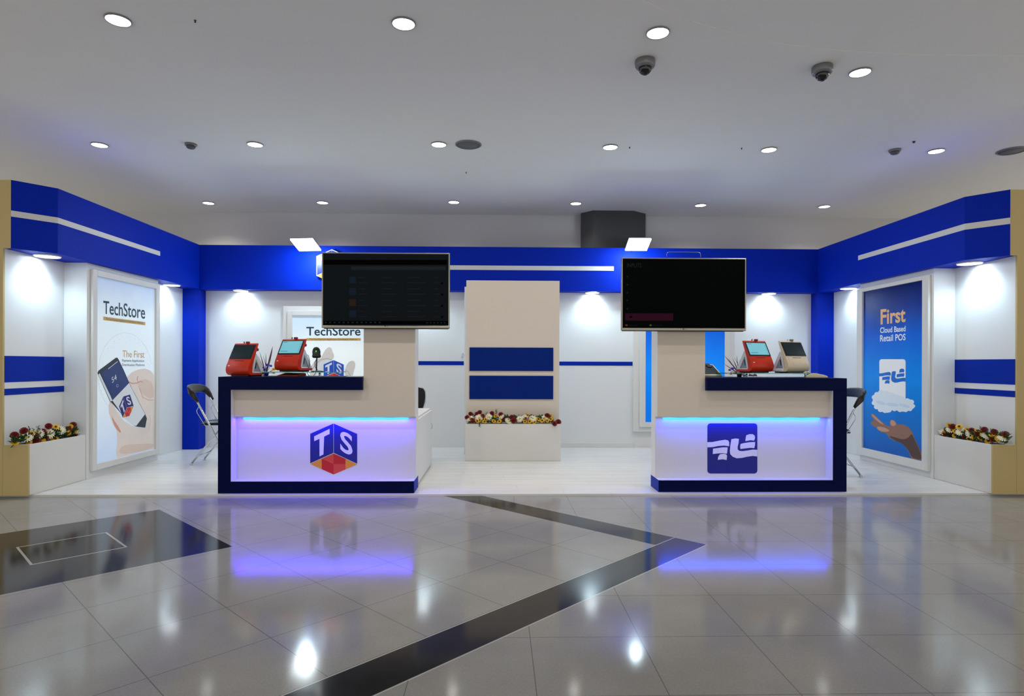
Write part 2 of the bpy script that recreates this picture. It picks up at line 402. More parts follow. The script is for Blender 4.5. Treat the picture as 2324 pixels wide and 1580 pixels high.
# ================================================================== SIDE PLANTERS (built in niches)
ZP = .47
for s, nm in ((-1, 'left'), (1, 'right')):
    r = empty('planter_box', (mir(s, 4.64), 6.1, 0))
    tag(r, 'white planter trough with a khaki end in the %s wall niche' % nm, 'planter', 'planters full of mixed blooms')
    m = MB().box(mir(s, HP+.006), mir(s, HP+.03), 5.80, 6.578, .001, ZP)
    m.box(mir(s, HP+.03), mir(s, HN-.005), 5.80, 5.82, .001, ZP); m.box(mir(s, HP+.03), mir(s, HN-.005), 6.55, 6.578, .001, ZP)
    obj('trough', m, white, r, bevel=.002)
    obj('end_panel', MB().box(mir(s, HP+.004), mir(s, HN-.002), 5.78, 5.80, .001, ZP), tan, r)
    obj('soil', MB().box(mir(s, HP+.031), mir(s, HN-.006), 5.821, 6.549, .3, ZP-.012), soil, r)

# ================================================================== POSTERS
def grad_mat(name, stops, axis_lo, axis_hi, es=0.0, radial=None):
    m, N, P = newmat(name)
    vec, X, Y, Z = N.xyz()
    f = N.m('DIVIDE', N.m('SUBTRACT', Z, axis_lo), axis_hi-axis_lo)
    if radial:       # (axis 'x' or 'y', centre, half, amount)
        A = Y if radial[0] == 'y' else X
        f = N.m('ADD', f, N.m('MULTIPLY', N.m('ABSOLUTE', N.m('DIVIDE', N.m('SUBTRACT', A, radial[1]), radial[2])), radial[3]))
    n = N.noise(vec, 2.2, 2); f = N.m('ADD', f, N.m('MULTIPLY', N.m('SUBTRACT', n, .5), .18))
    cr_ = m.node_tree.nodes.new('ShaderNodeValToRGB'); e = cr_.color_ramp.elements
    while len(e) > 1: e.remove(e[0])
    e[0].position = stops[0][0]; e[0].color = rgb(*stops[0][1])
    for p_, c_ in stops[1:]: k = e.new(p_); k.color = rgb(*c_)
    m.node_tree.links.new(f, cr_.inputs[0]); m.node_tree.links.new(cr_.outputs[0], P.inputs['Base Color'])
    P.inputs['Roughness'].default_value = .3; P.inputs['Specular IOR Level'].default_value = .2
    if es: m.node_tree.links.new(cr_.outputs[0], P.inputs['Emission Color']); P.inputs['Emission Strength'].default_value = es
    return m
ink = [mat('print teal black', (8, 46, 64), .4), mat('print gold', (206, 166, 96), .4), mat('print dark blue', (28, 70, 112), .4),
       mat('phone black print', (28, 44, 58), .35), mat('phone blue print', (30, 56, 118), .35), mat('phone white print', (228, 234, 240), .35),
       mat('skin print pale', (240, 226, 218), .45, noise=.05, nscale=9), mat('skin print pink', (222, 158, 142), .45), mat('skin print shade', (230, 208, 194), .45),
       mat('dotted globe print', (150, 176, 190), .45)]
INK = ink+LOGO_M                                     # logo base index 10
paper1 = grad_mat('pale lightbox print', [(0, (196, 214, 240)), (.3, (226, 238, 246)), (.75, (222, 236, 244)), (1, (170, 190, 224))], .14, 2.16, .22)
def lightbox(name_loc, fx, front, label, cat='poster'):
    r = empty('lightbox_poster', name_loc); tag(r, label, cat, 'framed posters on the booth walls'); return r
# --- left side poster, plane X = mir(-1,HP)
xpl = mir(-1, HP)
r = lightbox((xpl, 7.27, .1), None, None, 'white framed poster on the left wall showing a hand holding a phone')
fr = MB(); t = .035; y0, y1, z0, z1 = 6.63, 7.92, .08, 2.22; yi0, yi1, zi0, zi1 = 6.70, 7.84, .145, 2.158
def frame_x(fr, x, s, t, y0, y1, z0, z1, yi0, yi1, zi0, zi1):
    fr.box(x, x+s*t, y0, yi0, z0, z1); fr.box(x, x+s*t, yi1, y1, z0, z1); fr.box(x, x+s*t, yi0, yi1, z0, zi0); fr.box(x, x+s*t, yi0, yi1, zi1, z1)
frame_x(fr, xpl, 1, t, y0, y1, z0, z1, yi0, yi1, zi0, zi1)
obj('frame', fr, white, r, bevel=.003)
XP = xpl+.012
pr = obj('print', MB().box(xpl+.001, XP, yi0, yi1, zi0, zi1), paper1, r)
proj = lambda u, v: onX(u, v, XP)
L = lambda k: Vector((.0005+.0004*k, 0, 0))
art = MB()
c2 = crop(0, 740, 3.95); c6 = crop(200, 600, 6.078)
# dotted globe
stroke(art, proj, c2([(1122+243*math.cos(t_*math.pi/40), 430-368*math.sin(t_*math.pi/40)) for t_ in range(3, 62)]), .35, L(0), 9)
for i in range(70):
    t_ = random.uniform(-1.1, 4.3); rr_ = random.uniform(.8, 1.0)
    c_ = c2([(1120+245*rr_*math.cos(t_), 420-350*rr_*math.sin(t_))])[0]
    poly(art, proj, ellipse(c_[0], c_[1], .55, .55, 6), L(0), 9)
# hand
hand = [(1135, 460), (1180, 415), (1240, 390), (1300, 382), (1350, 400), (1380, 440), (1382, 700), (1384, 1098), (1200, 1142), (1045, 1185), (1040, 1120), (1052, 1040), (1045, 940), (1005, 870), (975, 780), (972, 710), (985, 680), (1010, 700), (1050, 770), (1110, 850), (1180, 895), (1215, 905), (1300, 915), (1318, 830), (1290, 770), (1230, 660), (1190, 560), (1155, 515)]
poly(art, proj, c2(hand), L(1), 6)
poly(art, proj, c2(smooth_poly([(1235, 500), (1300, 470), (1360, 500), (1378, 580), (1378, 640), (1330, 650), (1270, 600), (1240, 550)])), L(2), 8)
poly(art, proj, c2(smooth_poly([(1060, 1150), (1080, 1080), (1160, 1060), (1260, 1060), (1378, 1050), (1380, 1096), (1200, 1140)])), L(2), 8)
poly(art, proj, c2(smooth_poly([(1000, 790), (1010, 830), (1060, 900), (1090, 960), (1060, 950), (1010, 870)])), L(2), 7)
stroke(art, proj, c2([(1155, 500), (1180, 515), (1230, 512), (1255, 495), (1280, 505)]), 2.2, L(3), 7)
stroke(art, proj, c2([(1235, 450), (1228, 480), (1238, 505)]), 1.5, L(3), 7)
stroke(art, proj, c2([(1250, 560), (1280, 640), (1330, 665), (1378, 665)]), 1.2, L(3), 7)
stroke(art, proj, c2([(1340, 800), (1350, 860), (1330, 930)]), 1.2, L(3), 8)
# phone
poly(art, proj, c2([(872, 420), (882, 400), (1035, 286), (1050, 283), (1062, 300), (1110, 400), (1158, 510), (1300, 790), (1316, 830), (1300, 912), (1215, 902), (1140, 845), (1000, 690), (985, 678)]), L(4), 3)
poly(art, proj, c2([(880, 435), (892, 425), (1008, 668), (990, 678)]), L(5), 5)
poly(art, proj, c2([(905, 420), (1062, 312), (1155, 512), (1005, 668)]), L(5), 4)
poly(art, proj, c2([(1005, 668), (1155, 512), (1298, 792), (1218, 898), (1180, 880), (1120, 830)]), L(5), 5)
cube_logo(art, proj, c2([(1103, 633)])[0], (.92/3.95, -1.0/3.95), (.48/3.95, 1.5/3.95), L(6), 10)
text(art, proj, '54', *c2([(1003, 512), (1045, 478), (997, 465)]), L(6), 5)
stroke(art, proj, c2(ellipse(1050, 536, 9, 12)), .5, L(6), 5)
stroke(art, proj, c2([(968, 385), (1052, 318)]), 1.2, L(6), 5)
# lettering
text(art, proj, 'TechStore', *c6([(208, 678), (785, 750), (208, 500)]), L(2), 0, .012)
poly(art, proj, c6([(207, 720), (787, 797), (787, 842), (207, 770)]), L(2), 1)
text(art, proj, 'The First Payment Application Distribution Platform', *c6([(240, 764), (752, 822), (240, 736)]), L(3), 0)
text(art, proj, 'The First', *c6([(473, 1280), (775, 1290), (473, 1188)]), L(4), 1)
text(art, proj, 'Payment Application', *c6([(467, 1342), (772, 1347), (467, 1310)]), L(4), 2)
text(art, proj, 'Distribution Platform', *c6([(467, 1402), (777, 1404), (467, 1370)]), L(4), 2)
obj('artwork', art, INK, r)

# --- right side poster, plane X = mir(1,HP)
xpr = mir(1, HP)
yo0, yo1 = onX(2113, 800, xpr).y, onX(1950, 800, xpr).y
yi0, yi1 = onX(2099, 800, xpr).y, onX(1962, 800, xpr).y
zi1 = onX(2099, 636, xpr).z; zi0 = onX(2093, 1046, xpr).z
r = lightbox((xpr, (yo0+yo1)/2, .1), None, None, 'white framed blue poster on the right wall showing a cloud above an open hand')
fr = MB(); frame_x(fr, xpr, -1, .035, yo0, yo1, .07, 2.215, yi0, yi1, zi0, zi1)
obj('frame', fr, white, r, bevel=.003)
paper2 = grad_mat('blue sky print', [(0, (0, 84, 170)), (.45, (0, 132, 226)), (.72, (0, 92, 206)), (.88, (0, 40, 128)), (1, (0, 22, 88))], zi0-.1, zi1-.1, .12, None)
XP2 = xpr-.012
obj('print', MB().box(xpr-.001, XP2, yi0, yi1, zi0, zi1), paper2, r)
proj2 = lambda u, v: onX(u, v, XP2)
L2 = lambda k: Vector((-.0005-.0004*k, 0, 0))
INK2 = [mat('print apricot', (236, 186, 124), .4), mat('print white', (248, 250, 252), .4), mat('print sky blue', (0, 112, 214), .4), mat('cloud print white', (226, 238, 248), .5),
        mat('cloud print grey', (206, 226, 242), .5), mat('skin print brown', (144, 104, 88), .45), mat('skin print dark', (84, 56, 48), .45), mat('skin print light', (196, 150, 130), .45)]
art = MB(); c4 = crop(1824, 400, 4.158); c5 = crop(1924, 740, 3.95)
text(art, proj2, 'First', *c4([(727, 1396), (962, 1370), (727, 1258)]), L2(2), 0, .025)
text(art, proj2, 'Cloud Based', *c4([(722, 1480), (962, 1462), (722, 1428)]), L2(2), 1, .015)
text(art, proj2, 'Retail POS', *c4([(722, 1560), (962, 1546), (722, 1500)]), L2(2), 1, .015)
poly(art, proj2, c5(rounded(284, 298, 519, 680, 22)), L2(1), 1)
kx, ky = (519-284)/447, (253)/450*1.0
for g_ in WAVES: poly(art, proj2, c5([(284+(x-653)*kx, 298+(y-873)*.585+28) for x, y in g_]), L2(2), 2)
random.seed(3)
cl = [(225, 640), (245, 600), (285, 610), (300, 575), (350, 590), (400, 600), (450, 620), (500, 640), (530, 660), (570, 655), (600, 720), (595, 740), (540, 765), (490, 770), (430, 755), (385, 755), (370, 780), (330, 775), (290, 765), (250, 730), (225, 690)]
poly(art, proj2, c5(smooth_poly(cl)), L2(3), 3)
for k_, (x, y, r1) in enumerate([(240, 640, 24), (262, 612, 22), (300, 600, 28), (345, 608, 30), (395, 622, 28), (445, 640, 26), (490, 655, 24), (535, 668, 22), (572, 682, 24), (588, 718, 18), (560, 745, 20), (520, 752, 22), (470, 752, 22), (420, 742, 24), (370, 752, 26), (335, 760, 22), (295, 750, 24), (260, 725, 24), (238, 690, 22)]):
    poly(art, proj2, c5(ellipse(x, y, r1, r1*.92, 18)), L2(3.2+k_*.03), 3)
for x, y, a_, b_, t_ in ((300, 690, 46, 16, .3), (400, 705, 60, 15, .1), (510, 715, 50, 14, .25)):
    poly(art, proj2, c5(ellipse(x, y, a_, b_, 24, t_)), L2(4.2), 4)
hand2 = [(208, 790), (222, 785), (245, 795), (280, 835), (330, 875), (355, 895), (375, 900), (385, 895), (375, 870), (378, 850), (395, 840), (420, 848), (445, 880), (500, 884), (545, 905), (580, 950), (605, 1020), (640, 1090), (668, 1160), (668, 1205), (570, 1188), (550, 1130), (515, 1080), (480, 1050), (420, 1030), (375, 1005), (340, 960), (300, 950), (265, 930), (258, 910), (215, 890), (208, 868), (215, 855), (235, 852), (225, 825), (210, 808)]
poly(art, proj2, c5(hand2), L2(3), 5)
poly(art, proj2, c5(smooth_poly([(360, 980), (430, 1000), (500, 1020), (550, 1000), (575, 960), (600, 1020), (640, 1100), (664, 1170), (664, 1200), (575, 1184), (552, 1125), (515, 1078), (480, 1048), (420, 1028)])), L2(4), 6)
poly(art, proj2, c5(smooth_poly([(212, 795), (225, 790), (290, 850), (330, 885), (300, 880), (240, 830)])), L2(4), 7)
poly(art, proj2, c5(smooth_poly([(262, 905), (290, 900), (345, 915), (380, 940), (350, 950), (300, 945), (268, 925)])), L2(4), 7)
poly(art, proj2, c5(smooth_poly([(380, 860), (395, 843), (420, 852), (440, 885), (410, 900), (388, 890)])), L2(4), 7)
obj('artwork', art, INK2, r)

# --- back wall posters
def back_frame(r, u0, u1, v0, v1, ui0, ui1, vi0, dep=.09):
    Yf = YW-dep; x0, x1 = onY(u0, 0, Yf).x, onY(u1, 0, Yf).x; z1, z0 = onY(u0, v0, Yf).z, onY(u0, v1, Yf).z
    xi0, xi1 = onY(ui0, 0, Yf).x, onY(ui1, 0, Yf).x; b_ = z1-onY(u0, vi0, Yf).z
    def ring(m, a0, a1, b0, b1, i0, i1, j0, j1, ya, yb):
        m.box(a0, i0, ya, yb, b0, b1); m.box(i1, a1, ya, yb, b0, b1); m.box(i0, i1, ya, yb, b0, j0); m.box(i0, i1, ya, yb, j1, b1)
    h = (xi0-x0)/2
    m = MB(); ring(m, x0, x1, z0, z1, x0+h, x1-h, z0+b_/2, z1-b_/2, Yf+.03, YW)
    ring(m, x0+h, x1-h, z0+b_/2, z1-b_/2, xi0, xi1, z0+b_, z1-b_, Yf, YW)
    obj('frame', m, white, r, bevel=.003)
    return xi0, xi1, z0+b_, z1-b_, Yf+.02
r = lightbox((onY(757, 0, YW).x, YW, 1.1), None, None, 'white framed poster on the back wall behind the left counter, fingers holding a cube')
a0, a1, b0, b1, YPp = back_frame(r, 643, 873, 694, 980, 665, 851, 716)
obj('print', MB().box(a0, a1, YPp, YPp+.012, b0, b1), grad_mat('white lightbox print', [(0, (226, 238, 244)), (.5, (236, 244, 246)), (1, (180, 202, 226))], -.3, .9, .25), r)
proj3 = lambda u, v: onY(u, v, YPp)
L3 = lambda k: Vector((0, -.0005-.0004*k, 0))
art = MB(); c7 = crop(490, 740, 6.455)
INK3 = ink+[mat('logo sky blue', (24, 84, 196), .4)]+LOGO_M[1:]+[mat('finger print beige', (226, 220, 214), .4), mat('finger print shade', (150, 176, 190), .4)]
text(art, proj3, 'TechStore', *c7([(1325, 138), (2118, 138), (1325, 12)]), L3(2), 0, .012)
poly(art, proj3, c7([(1325, 178), (2122, 178), (2122, 215), (1325, 215)]), L3(1), 1)
text(art, proj3, 'The First Payment Application Distribution Platform', *c7([(1368, 206), (2070, 206), (1368, 182)]), L3(2), 0)
poly(art, proj3, c7(smooth_poly([(1370, 750), (1380, 620), (1440, 520), (1500, 470), (1540, 480), (1560, 420), (1600, 350), (1650, 305), (1695, 320), (1708, 380), (1735, 430), (1725, 480), (1660, 530), (1610, 600), (1560, 680), (1560, 745)])), L3(1), 15)
poly(art, proj3, c7(smooth_poly([(1450, 740), (1470, 620), (1520, 540), (1580, 500), (1650, 490), (1690, 500), (1640, 560), (1580, 640), (1540, 740)])), L3(2), 5)
stroke(art, proj3, c7([(1395, 660), (1460, 560), (1540, 490), (1640, 480), (1700, 500)]), 1.2, L3(3), 16)
poly(art, proj3, c7(smooth_poly([(1885, 740), (1892, 620), (1925, 550), (1965, 515), (2010, 505), (2042, 535), (2045, 600), (2020, 660), (2010, 740)])), L3(1), 15)
stroke(art, proj3, c7([(1890, 640), (1940, 670), (1975, 740)]), 1.2, L3(2), 16)
cube_logo(art, proj3, c7([(1725, 500)])[0], (.4307*1.0, 0), (0, .4307*1.0), L3(4), 10)
obj('artwork', art, INK3, r)
r = lightbox((onY(1556, 0, YW).x, YW, 1.1), None, None, 'white framed blue poster on the back wall, mostly hidden behind the right column')
a0, a1, b0, b1, YPp = back_frame(r, 1441, 1672, 694, 980.5, 1468, 1648, 716)
obj('print', MB().box(a0, a1, YPp, YPp+.012, b0, b1), grad_mat('bright blue lightbox print', [(0, (0, 110, 220)), (.6, (0, 130, 240)), (1, (0, 80, 200))], -.7, .9, .35, ('x', 0.0, .6, .12)), r)

# ================================================================== CENTRE COLUMN + PLANTER
x0, x1 = -.413, .797
boardm = mat('deep blue board', (0, 34, 118), .5, spec=.1)
r = empty('display_column', ((x0+x1)/2, 8.0, 0)); tag(r, 'tall off-white panel column with two blue boards in the middle of the booth', 'column')
obj('front_board', MB().box(x0, x1, 8.0, 8.1, .001, 2.31), cream, r, bevel=.003)
obj('rear_box', MB().box(x0-.0, x1-.04, 8.1, 8.4, .001, 2.25).box(x0-.045, x1-.1, 8.4, YW-.001, .001, ZB-.003), whiteb, r, bevel=.003)
for v0, v1 in ((789, 842), (853, 906)):
    obj('blue_board', MB().box(onY(1068, 0, 8.0).x, onY(1258, 0, 8.0).x, 7.988, 8.0, onY(1162, v1, 8.0).z, onY(1162, v0, 8.0).z), boardm, r, bevel=.002)
r = empty('planter_box', ((x0+x1)/2, 7.9, 0)); tag(r, 'white planter trough standing before the central column', 'planter', 'planters full of mixed blooms')
m = MB().box(x0, x1, 7.80, 7.82, .001, .468); m.box(x0, x0+.02, 7.82, 7.998, .001, .468); m.box(x1-.02, x1, 7.82, 7.998, .001, .468)
obj('trough', m, white, r, bevel=.002)
obj('soil', MB().box(x0+.021, x1-.021, 7.821, 7.997, .3, .456), soil, r)

# ================================================================== COUNTERS
def counter(s, XO, XI, XT, XCOL, Yf, label):
    # XO outer end, XI inner end of the frame, XT end of the top member (= column edge), XCOL column free edge
    sg = 1 if XCOL > XO else -1                 # direction from outer end to column
    r = empty('reception_counter', ((XO+XCOL)/2, Yf+.2, 0)); tag(r, label, 'counter', 'reception counters')
    zt, zu, zl = 1.10, .978, .112; D = .62; tk = abs(XI-XO)
    # C-shaped royal blue frame, dim front light painted in as navy
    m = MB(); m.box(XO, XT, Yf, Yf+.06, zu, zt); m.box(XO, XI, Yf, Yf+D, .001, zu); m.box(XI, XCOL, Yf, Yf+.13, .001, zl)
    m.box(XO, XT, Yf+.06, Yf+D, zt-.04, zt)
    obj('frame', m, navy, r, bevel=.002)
    m = MB(); m.box(XI, XI+sg*.003, Yf+.002, Yf+.129, zl, zu); m.box(XI+sg*.003, XCOL, Yf+.004, Yf+.129, zl, zl+.003)
    obj('recess_lining', m, white, r)
    # side plinth: booth light on the frame's side painted as brighter blue
    obj('plinth_side_lit_paint', MB().box(XCOL-sg*.02, XCOL+sg*.003, Yf+.002, Yf+.3, .001, .114), navy if 0 else stripeb, r)
    # white upper box and pillar
    m = MB(); m.box(XI, XT, Yf+.06, Yf+.3, .72, zu)
    obj('upper_panel', m, cream, r)
    # column: front skin + body, open above the LED recess
    ztop = 2.18
    cm_ = MB().box(XT, XCOL, Yf+.06, Yf+.29, .72, ztop)
    obj('column', cm_, cream, r)
    obj('column_side', MB().box(XCOL, XCOL+sg*.002, Yf+.06, Yf+.29, .72, ztop).box(XCOL, XCOL+sg*.002, Yf+.132, Yf+.29, .115, .72), whiteb, r)
    obj('lower_panel', MB().box(XI, XCOL, Yf+.13, Yf+.3, .001, .719), white, r)
    # LED tape
    la, lb = (XI+sg*.07, XCOL-sg*.07)
    led = obj('led_strip', MB().tube([(la+(lb-la)*i/24, Yf+.118, .698+.003*math.sin(i*1.7)) for i in range(25)], .0085, 8), ledm, r)
    return r, la, lb
Y1 = 5.87
cl_, la, lb = counter(-1, -2.635, -2.515, -1.285, -.795, Y1, 'left reception counter with blue frame, violet glow and cube logo')
light('led_glow_left', 'AREA', ((la+lb)/2, Y1+.072, .705), 13, (.06, .015, 1.0), cl_, rot=(R(-4), 0, 0), sx=abs(lb-la)+.1, sy=.02)
light('led_edge_left', 'AREA', ((la+lb)/2, Y1+.108, .685), 1.3, (0.0, .10, 1.0), cl_, rot=(R(40), 0, 0), sx=abs(lb-la), sy=.015)
lg = MB(); pj = lambda u, v: onY(u, v, Y1+.13)
cube_logo(lg, pj, (757.2, 961.5), (1, 0), (0, 1), Vector((0, -.0015, 0)))
obj('logo', lg, LOGO_M, cl_)
Y2 = 5.90
crt, la, lb = counter(1, 3.38, 3.245, 2.015, 1.55, Y2, 'right reception counter with blue frame, blue glow and square wave logo')
light('led_glow_right', 'AREA', ((la+lb)/2, Y2+.072, .705), 7, (.03, .06, 1.0), crt, rot=(R(-4), 0, 0), sx=abs(lb-la)+.1, sy=.02)
light('led_edge_right', 'AREA', ((la+lb)/2, Y2+.108, .685), 1.0, (0.0, .10, 1.0), crt, rot=(R(40), 0, 0), sx=abs(lb-la), sy=.015)
lg = MB(); pj = lambda u, v: onY(u, v, Y2+.13); cc = crop(1440, 740, 3.95)
poly(lg, pj, cc(rounded(653, 873, 1101, 1323, 28)), Vector((0, -.0015, 0)), 0)
for g_ in WAVES: poly(lg, pj, cc(g_), Vector((0, -.0022, 0)), 4)
obj('logo', lg, LOGO_M, crt)
# low cabinet behind the left column
r = empty('side_cabinet', (-1.1, 6.85, 0)); tag(r, 'low white cabinet standing behind the left counter column', 'cabinet')
obj('carcass', MB().box(-1.45, -.815, 6.18, 7.5, .001, .69), white, r, bevel=.003)
obj('door', MB().box(-.815, -.797, 6.2, 7.48, .03, .67), whiteb, r, bevel=.002)
obj('handle', MB().tube([(-.797, 7.36, .52), (-.782, 7.36, .515), (-.782, 7.36, .46), (-.797, 7.36, .455)], .004, 8), chrome, r)

# ================================================================== TELEVISIONS
def tv(x0, x1, z0, z1, Y, label, screen_col):
    r = empty('television', ((x0+x1)/2, Y+.03, z0)); tag(r, label, 'television', 'televisions on the counter columns')
    b_ = .012
    m = MB().box(x0, x1, Y, Y+.035, z0, z0+.024); m.box(x0, x1, Y, Y+.035, z1-b_, z1); m.box(x0, x0+b_, Y, Y+.035, z0+.024, z1-b_); m.box(x1-b_, x1, Y, Y+.035, z0+.024, z1-b_)
    obj('bezel', m, tvframe, r, bevel=.003)
    obj('back_cover', MB().box(x0+.01, x1-.01, Y+.03, Y+.055, z0-.006, z1-.01), blackp, r, bevel=.006)
    s_ = obj('screen', MB().box(x0+b_, x1-b_, Y+.006, Y+.03, z0+.024, z1-b_), screen_col, r)
    return r, s_
scr1 = mat('dim grey screen', (6, 8, 9), .55, emit=(13, 17, 20), es=.8, spec=.03)
scr2 = mat('black screen', (1, 2, 2), .55, emit=(1, 3, 3), es=.6, spec=.03)
UI = [mat('screen bar black', (1, 1, 2), .55, spec=.02), mat('screen item grey', (10, 13, 15), .55, emit=(19, 24, 28), es=.8, spec=.1), mat('screen item blue', (6, 14, 28), .55, emit=(6, 18, 30), es=.8, spec=.1),
      mat('screen item brown', (20, 12, 6), .55, emit=(34, 20, 10), es=.7, spec=.1), mat('screen magenta bar', (30, 2, 18), .55, emit=(26, 0, 14), es=.8, spec=.1), mat('screen red dot', (60, 0, 0), .5, emit=(80, 4, 6), es=.8), mat('screen green dot', (0, 40, 0), .5, emit=(4, 60, 12), es=.8)]
TY1 = 5.83
xa, xb = onY(732, 0, TY1).x, onY(1022.5, 0, TY1).x; zb_, zt_ = onY(877, 745, TY1).z, onY(877, 573.5, TY1).z
t1, s1 = tv(xa, xb, zb_, zt_, TY1, 'left television with silver bezel and a dim grey list on screen', scr1)
ui = MB(); pj = lambda u, v: onY(u, v, TY1+.006); LU = Vector((0, -.0008, 0)); LU2 = Vector((0, -.0014, 0))
ct = crop(730, 560, 7.747)
def rc(a_, b_, c_, d_): return ct([(a_, b_), (c_, b_), (c_, d_), (a_, d_)])
poly(ui, pj, rc(36, 232, 2205, 318), LU, 0); poly(ui, pj, rc(36, 1305, 2228, 1368), LU, 0)
poly(ui, pj, rc(520, 345, 2180, 410), LU, 1)
for k, (yy, c_) in enumerate(((525, 2), (725, 2), (925, 3), (1120, 2))):
    poly(ui, pj, rc(485, yy, 605, yy+122), LU, c_)
    for xx, w_ in ((650, 150), (1065, 240), (1500, 330), (1980, 90)):
        poly(ui, pj, rc(xx, yy+12, xx+w_*.7, yy+22), LU, 1); poly(ui, pj, rc(xx, yy+105, xx+w_, yy+115), LU, 1)
    poly(ui, pj, [(p[0], p[1]) for p in ct(ellipse(2118, yy+118, 18, 20, 12))], LU, 0)
for k in range(13): poly(ui, pj, rc(55+k*79, 1320, 90+k*79, 1345), LU2, 1 if k not in (3, 9) else 2)
for k in range(6): poly(ui, pj, rc(1840+k*62, 1330, 1870+k*62, 1348), LU2, 1)
obj('menu', ui, UI, s1)
lgm = mat('bezel logo print', (40, 40, 42), .5)
def lgmark(r, Yt, u, v):
    m = MB(); pj = lambda a_, b_: onY(a_, b_, Yt)
    poly(m, pj, ellipse(u-3, v, 1.5, 1.5, 14), Vector((0, -.0008, 0)))
    text(m, pj, 'LG', (u, v+1.3), (u+4, v+1.3), (u, v-1.3), Vector((0, -.0008, 0)))
    obj('brand_mark', m, lgm, r)
lgmark(t1, TY1, 877, 740)
xa, xb = onY(1413, 0, TY1+.02).x, onY(1696.5, 0, TY1+.02).x; TY2 = TY1+.03
zb_, zt_ = onY(1555, 750.5, TY2).z, onY(1555, 585.5, TY2).z
t2, s2 = tv(xa, xb, zb_, zt_, TY2, 'right television with a near black input menu on screen', scr2)
ui = MB(); pj = lambda u, v: onY(u, v, TY2+.006); ct = crop(1400, 500, 4.225)
text(ui, pj, 'INPUTS', *ct([(97, 452), (235, 452), (97, 412)]), LU2, 1)
obj('menu_title', ui, UI, s2)
for yy in (540, 618, 695, 770, 848):
    ui = MB(); poly(ui, pj, ct(ellipse(100, yy, 8, 8, 12)), LU, 2); obj('menu_icon', ui, UI, s2)
for xx, c_, s_ in ((92, 5, 'Input Label'), (323, 6, 'Edit List')):
    ui = MB(); poly(ui, pj, ct(ellipse(xx, 1007, 13, 9, 12)), LU, c_); text(ui, pj, s_, *ct([(xx+27, 1012), (xx+105, 1012), (xx+27, 1000)]), LU2, 2); obj('menu_hint', ui, UI, s2)
ui = MB(); poly(ui, pj, ct(ellipse(135, 927, 16, 9, 12)), LU2, 0); poly(ui, pj, rc(78, 893, 540, 963), LU, 4); obj('menu_highlight', ui, UI, s2)
lgmark(t2, TY2, 1554, 747)
# wall bracket behind, with a wire hoop above the right set
obj('wall_mount', MB().box(-1.2, -.88, TY1+.055, 5.93, 1.7, 2.1), blackp, t1)
obj('wall_mount', MB().box(1.62, 1.95, TY2+.055, 5.96, 1.7, 2.1), blackp, t2)
p = lambda u, v: onY(u, v, TY2+.045)
obj('wire_hoop', MB().tube([p(1513, 583), p(1513, 577), p(1515.5, 573), p(1520, 572), p(1552, 572), p(1585, 572.5), p(1589, 574), p(1590, 578), p(1590, 584)], .0022, 6), steel, t2)

# ================================================================== FLOOD LAMPS + FASCIA SIGN
def flood_lamp(u, v, Y, wdt, dep, roll, tilt, label):
    p = onY(u, v, Y)
    r = empty('flood_lamp', p); tag(r, label, 'lamp', 'flood lamps over the back fascia')
    M = Matrix.Rotation(roll, 4, 'Z') @ Matrix.Rotation(tilt, 4, 'X')
    def sh(mb): return mb.xf(M).xf(Matrix.Translation(p))
    obj('housing', sh(MB().box(-wdt/2-.006, wdt/2+.006, -dep/2-.006, dep/2+.006, .012, .03)), steel, r, bevel=.006)
    obj('lamp_glass', sh(MB().box(-wdt/2, wdt/2, -dep/2, dep/2, -.004, .012)), flood, r)
    back = Vector((p.x, YB+.0, p.z+.0))
    hz = min(p.z+.06, ZT-.04)
    obj('arm', MB().tube([p+M.to_3x3() @ Vector((0, dep*.3, .04)), Vector((p.x, p.y+.25, hz)), Vector((p.x, YB, hz-.02))], .01, 8), steel, r)
    light('flood_light', 'POINT', p+Vector((0, .05, -.09)), 26, (.70, .92, 1), r, size=.06)
    return r
flood_lamp(694, 556.5, 8.47, .31, .30, R(-6), R(-19), 'square white flood lamp above the left television')
flood_lamp(1448, 556, 8.47, .30, .30, R(-1), R(-19), 'bright flood lamp above the right television')
r = empty('cube_sign', (onY(753, 0, YB).x, YB-.03, 2.5)); tag(r, 'blue cube logo sign on the back fascia behind the left television', 'sign')
pj = lambda u, v: onY(u, v, YB-.05)
hexo = [(753, 566), (788, 581.5), (788, 626), (753, 641), (718, 626), (718, 581.5)]
obj('sign_body', MB().prism([pj(*q) for q in hexo], (0, .05, 0)), white, r, bevel=.002)
m = MB(); cube_logo(m, pj, (753, 568), (.63, 0), (0, .63), Vector((0, -.0015, 0)))
obj('logo', m, LOGO_M, r)

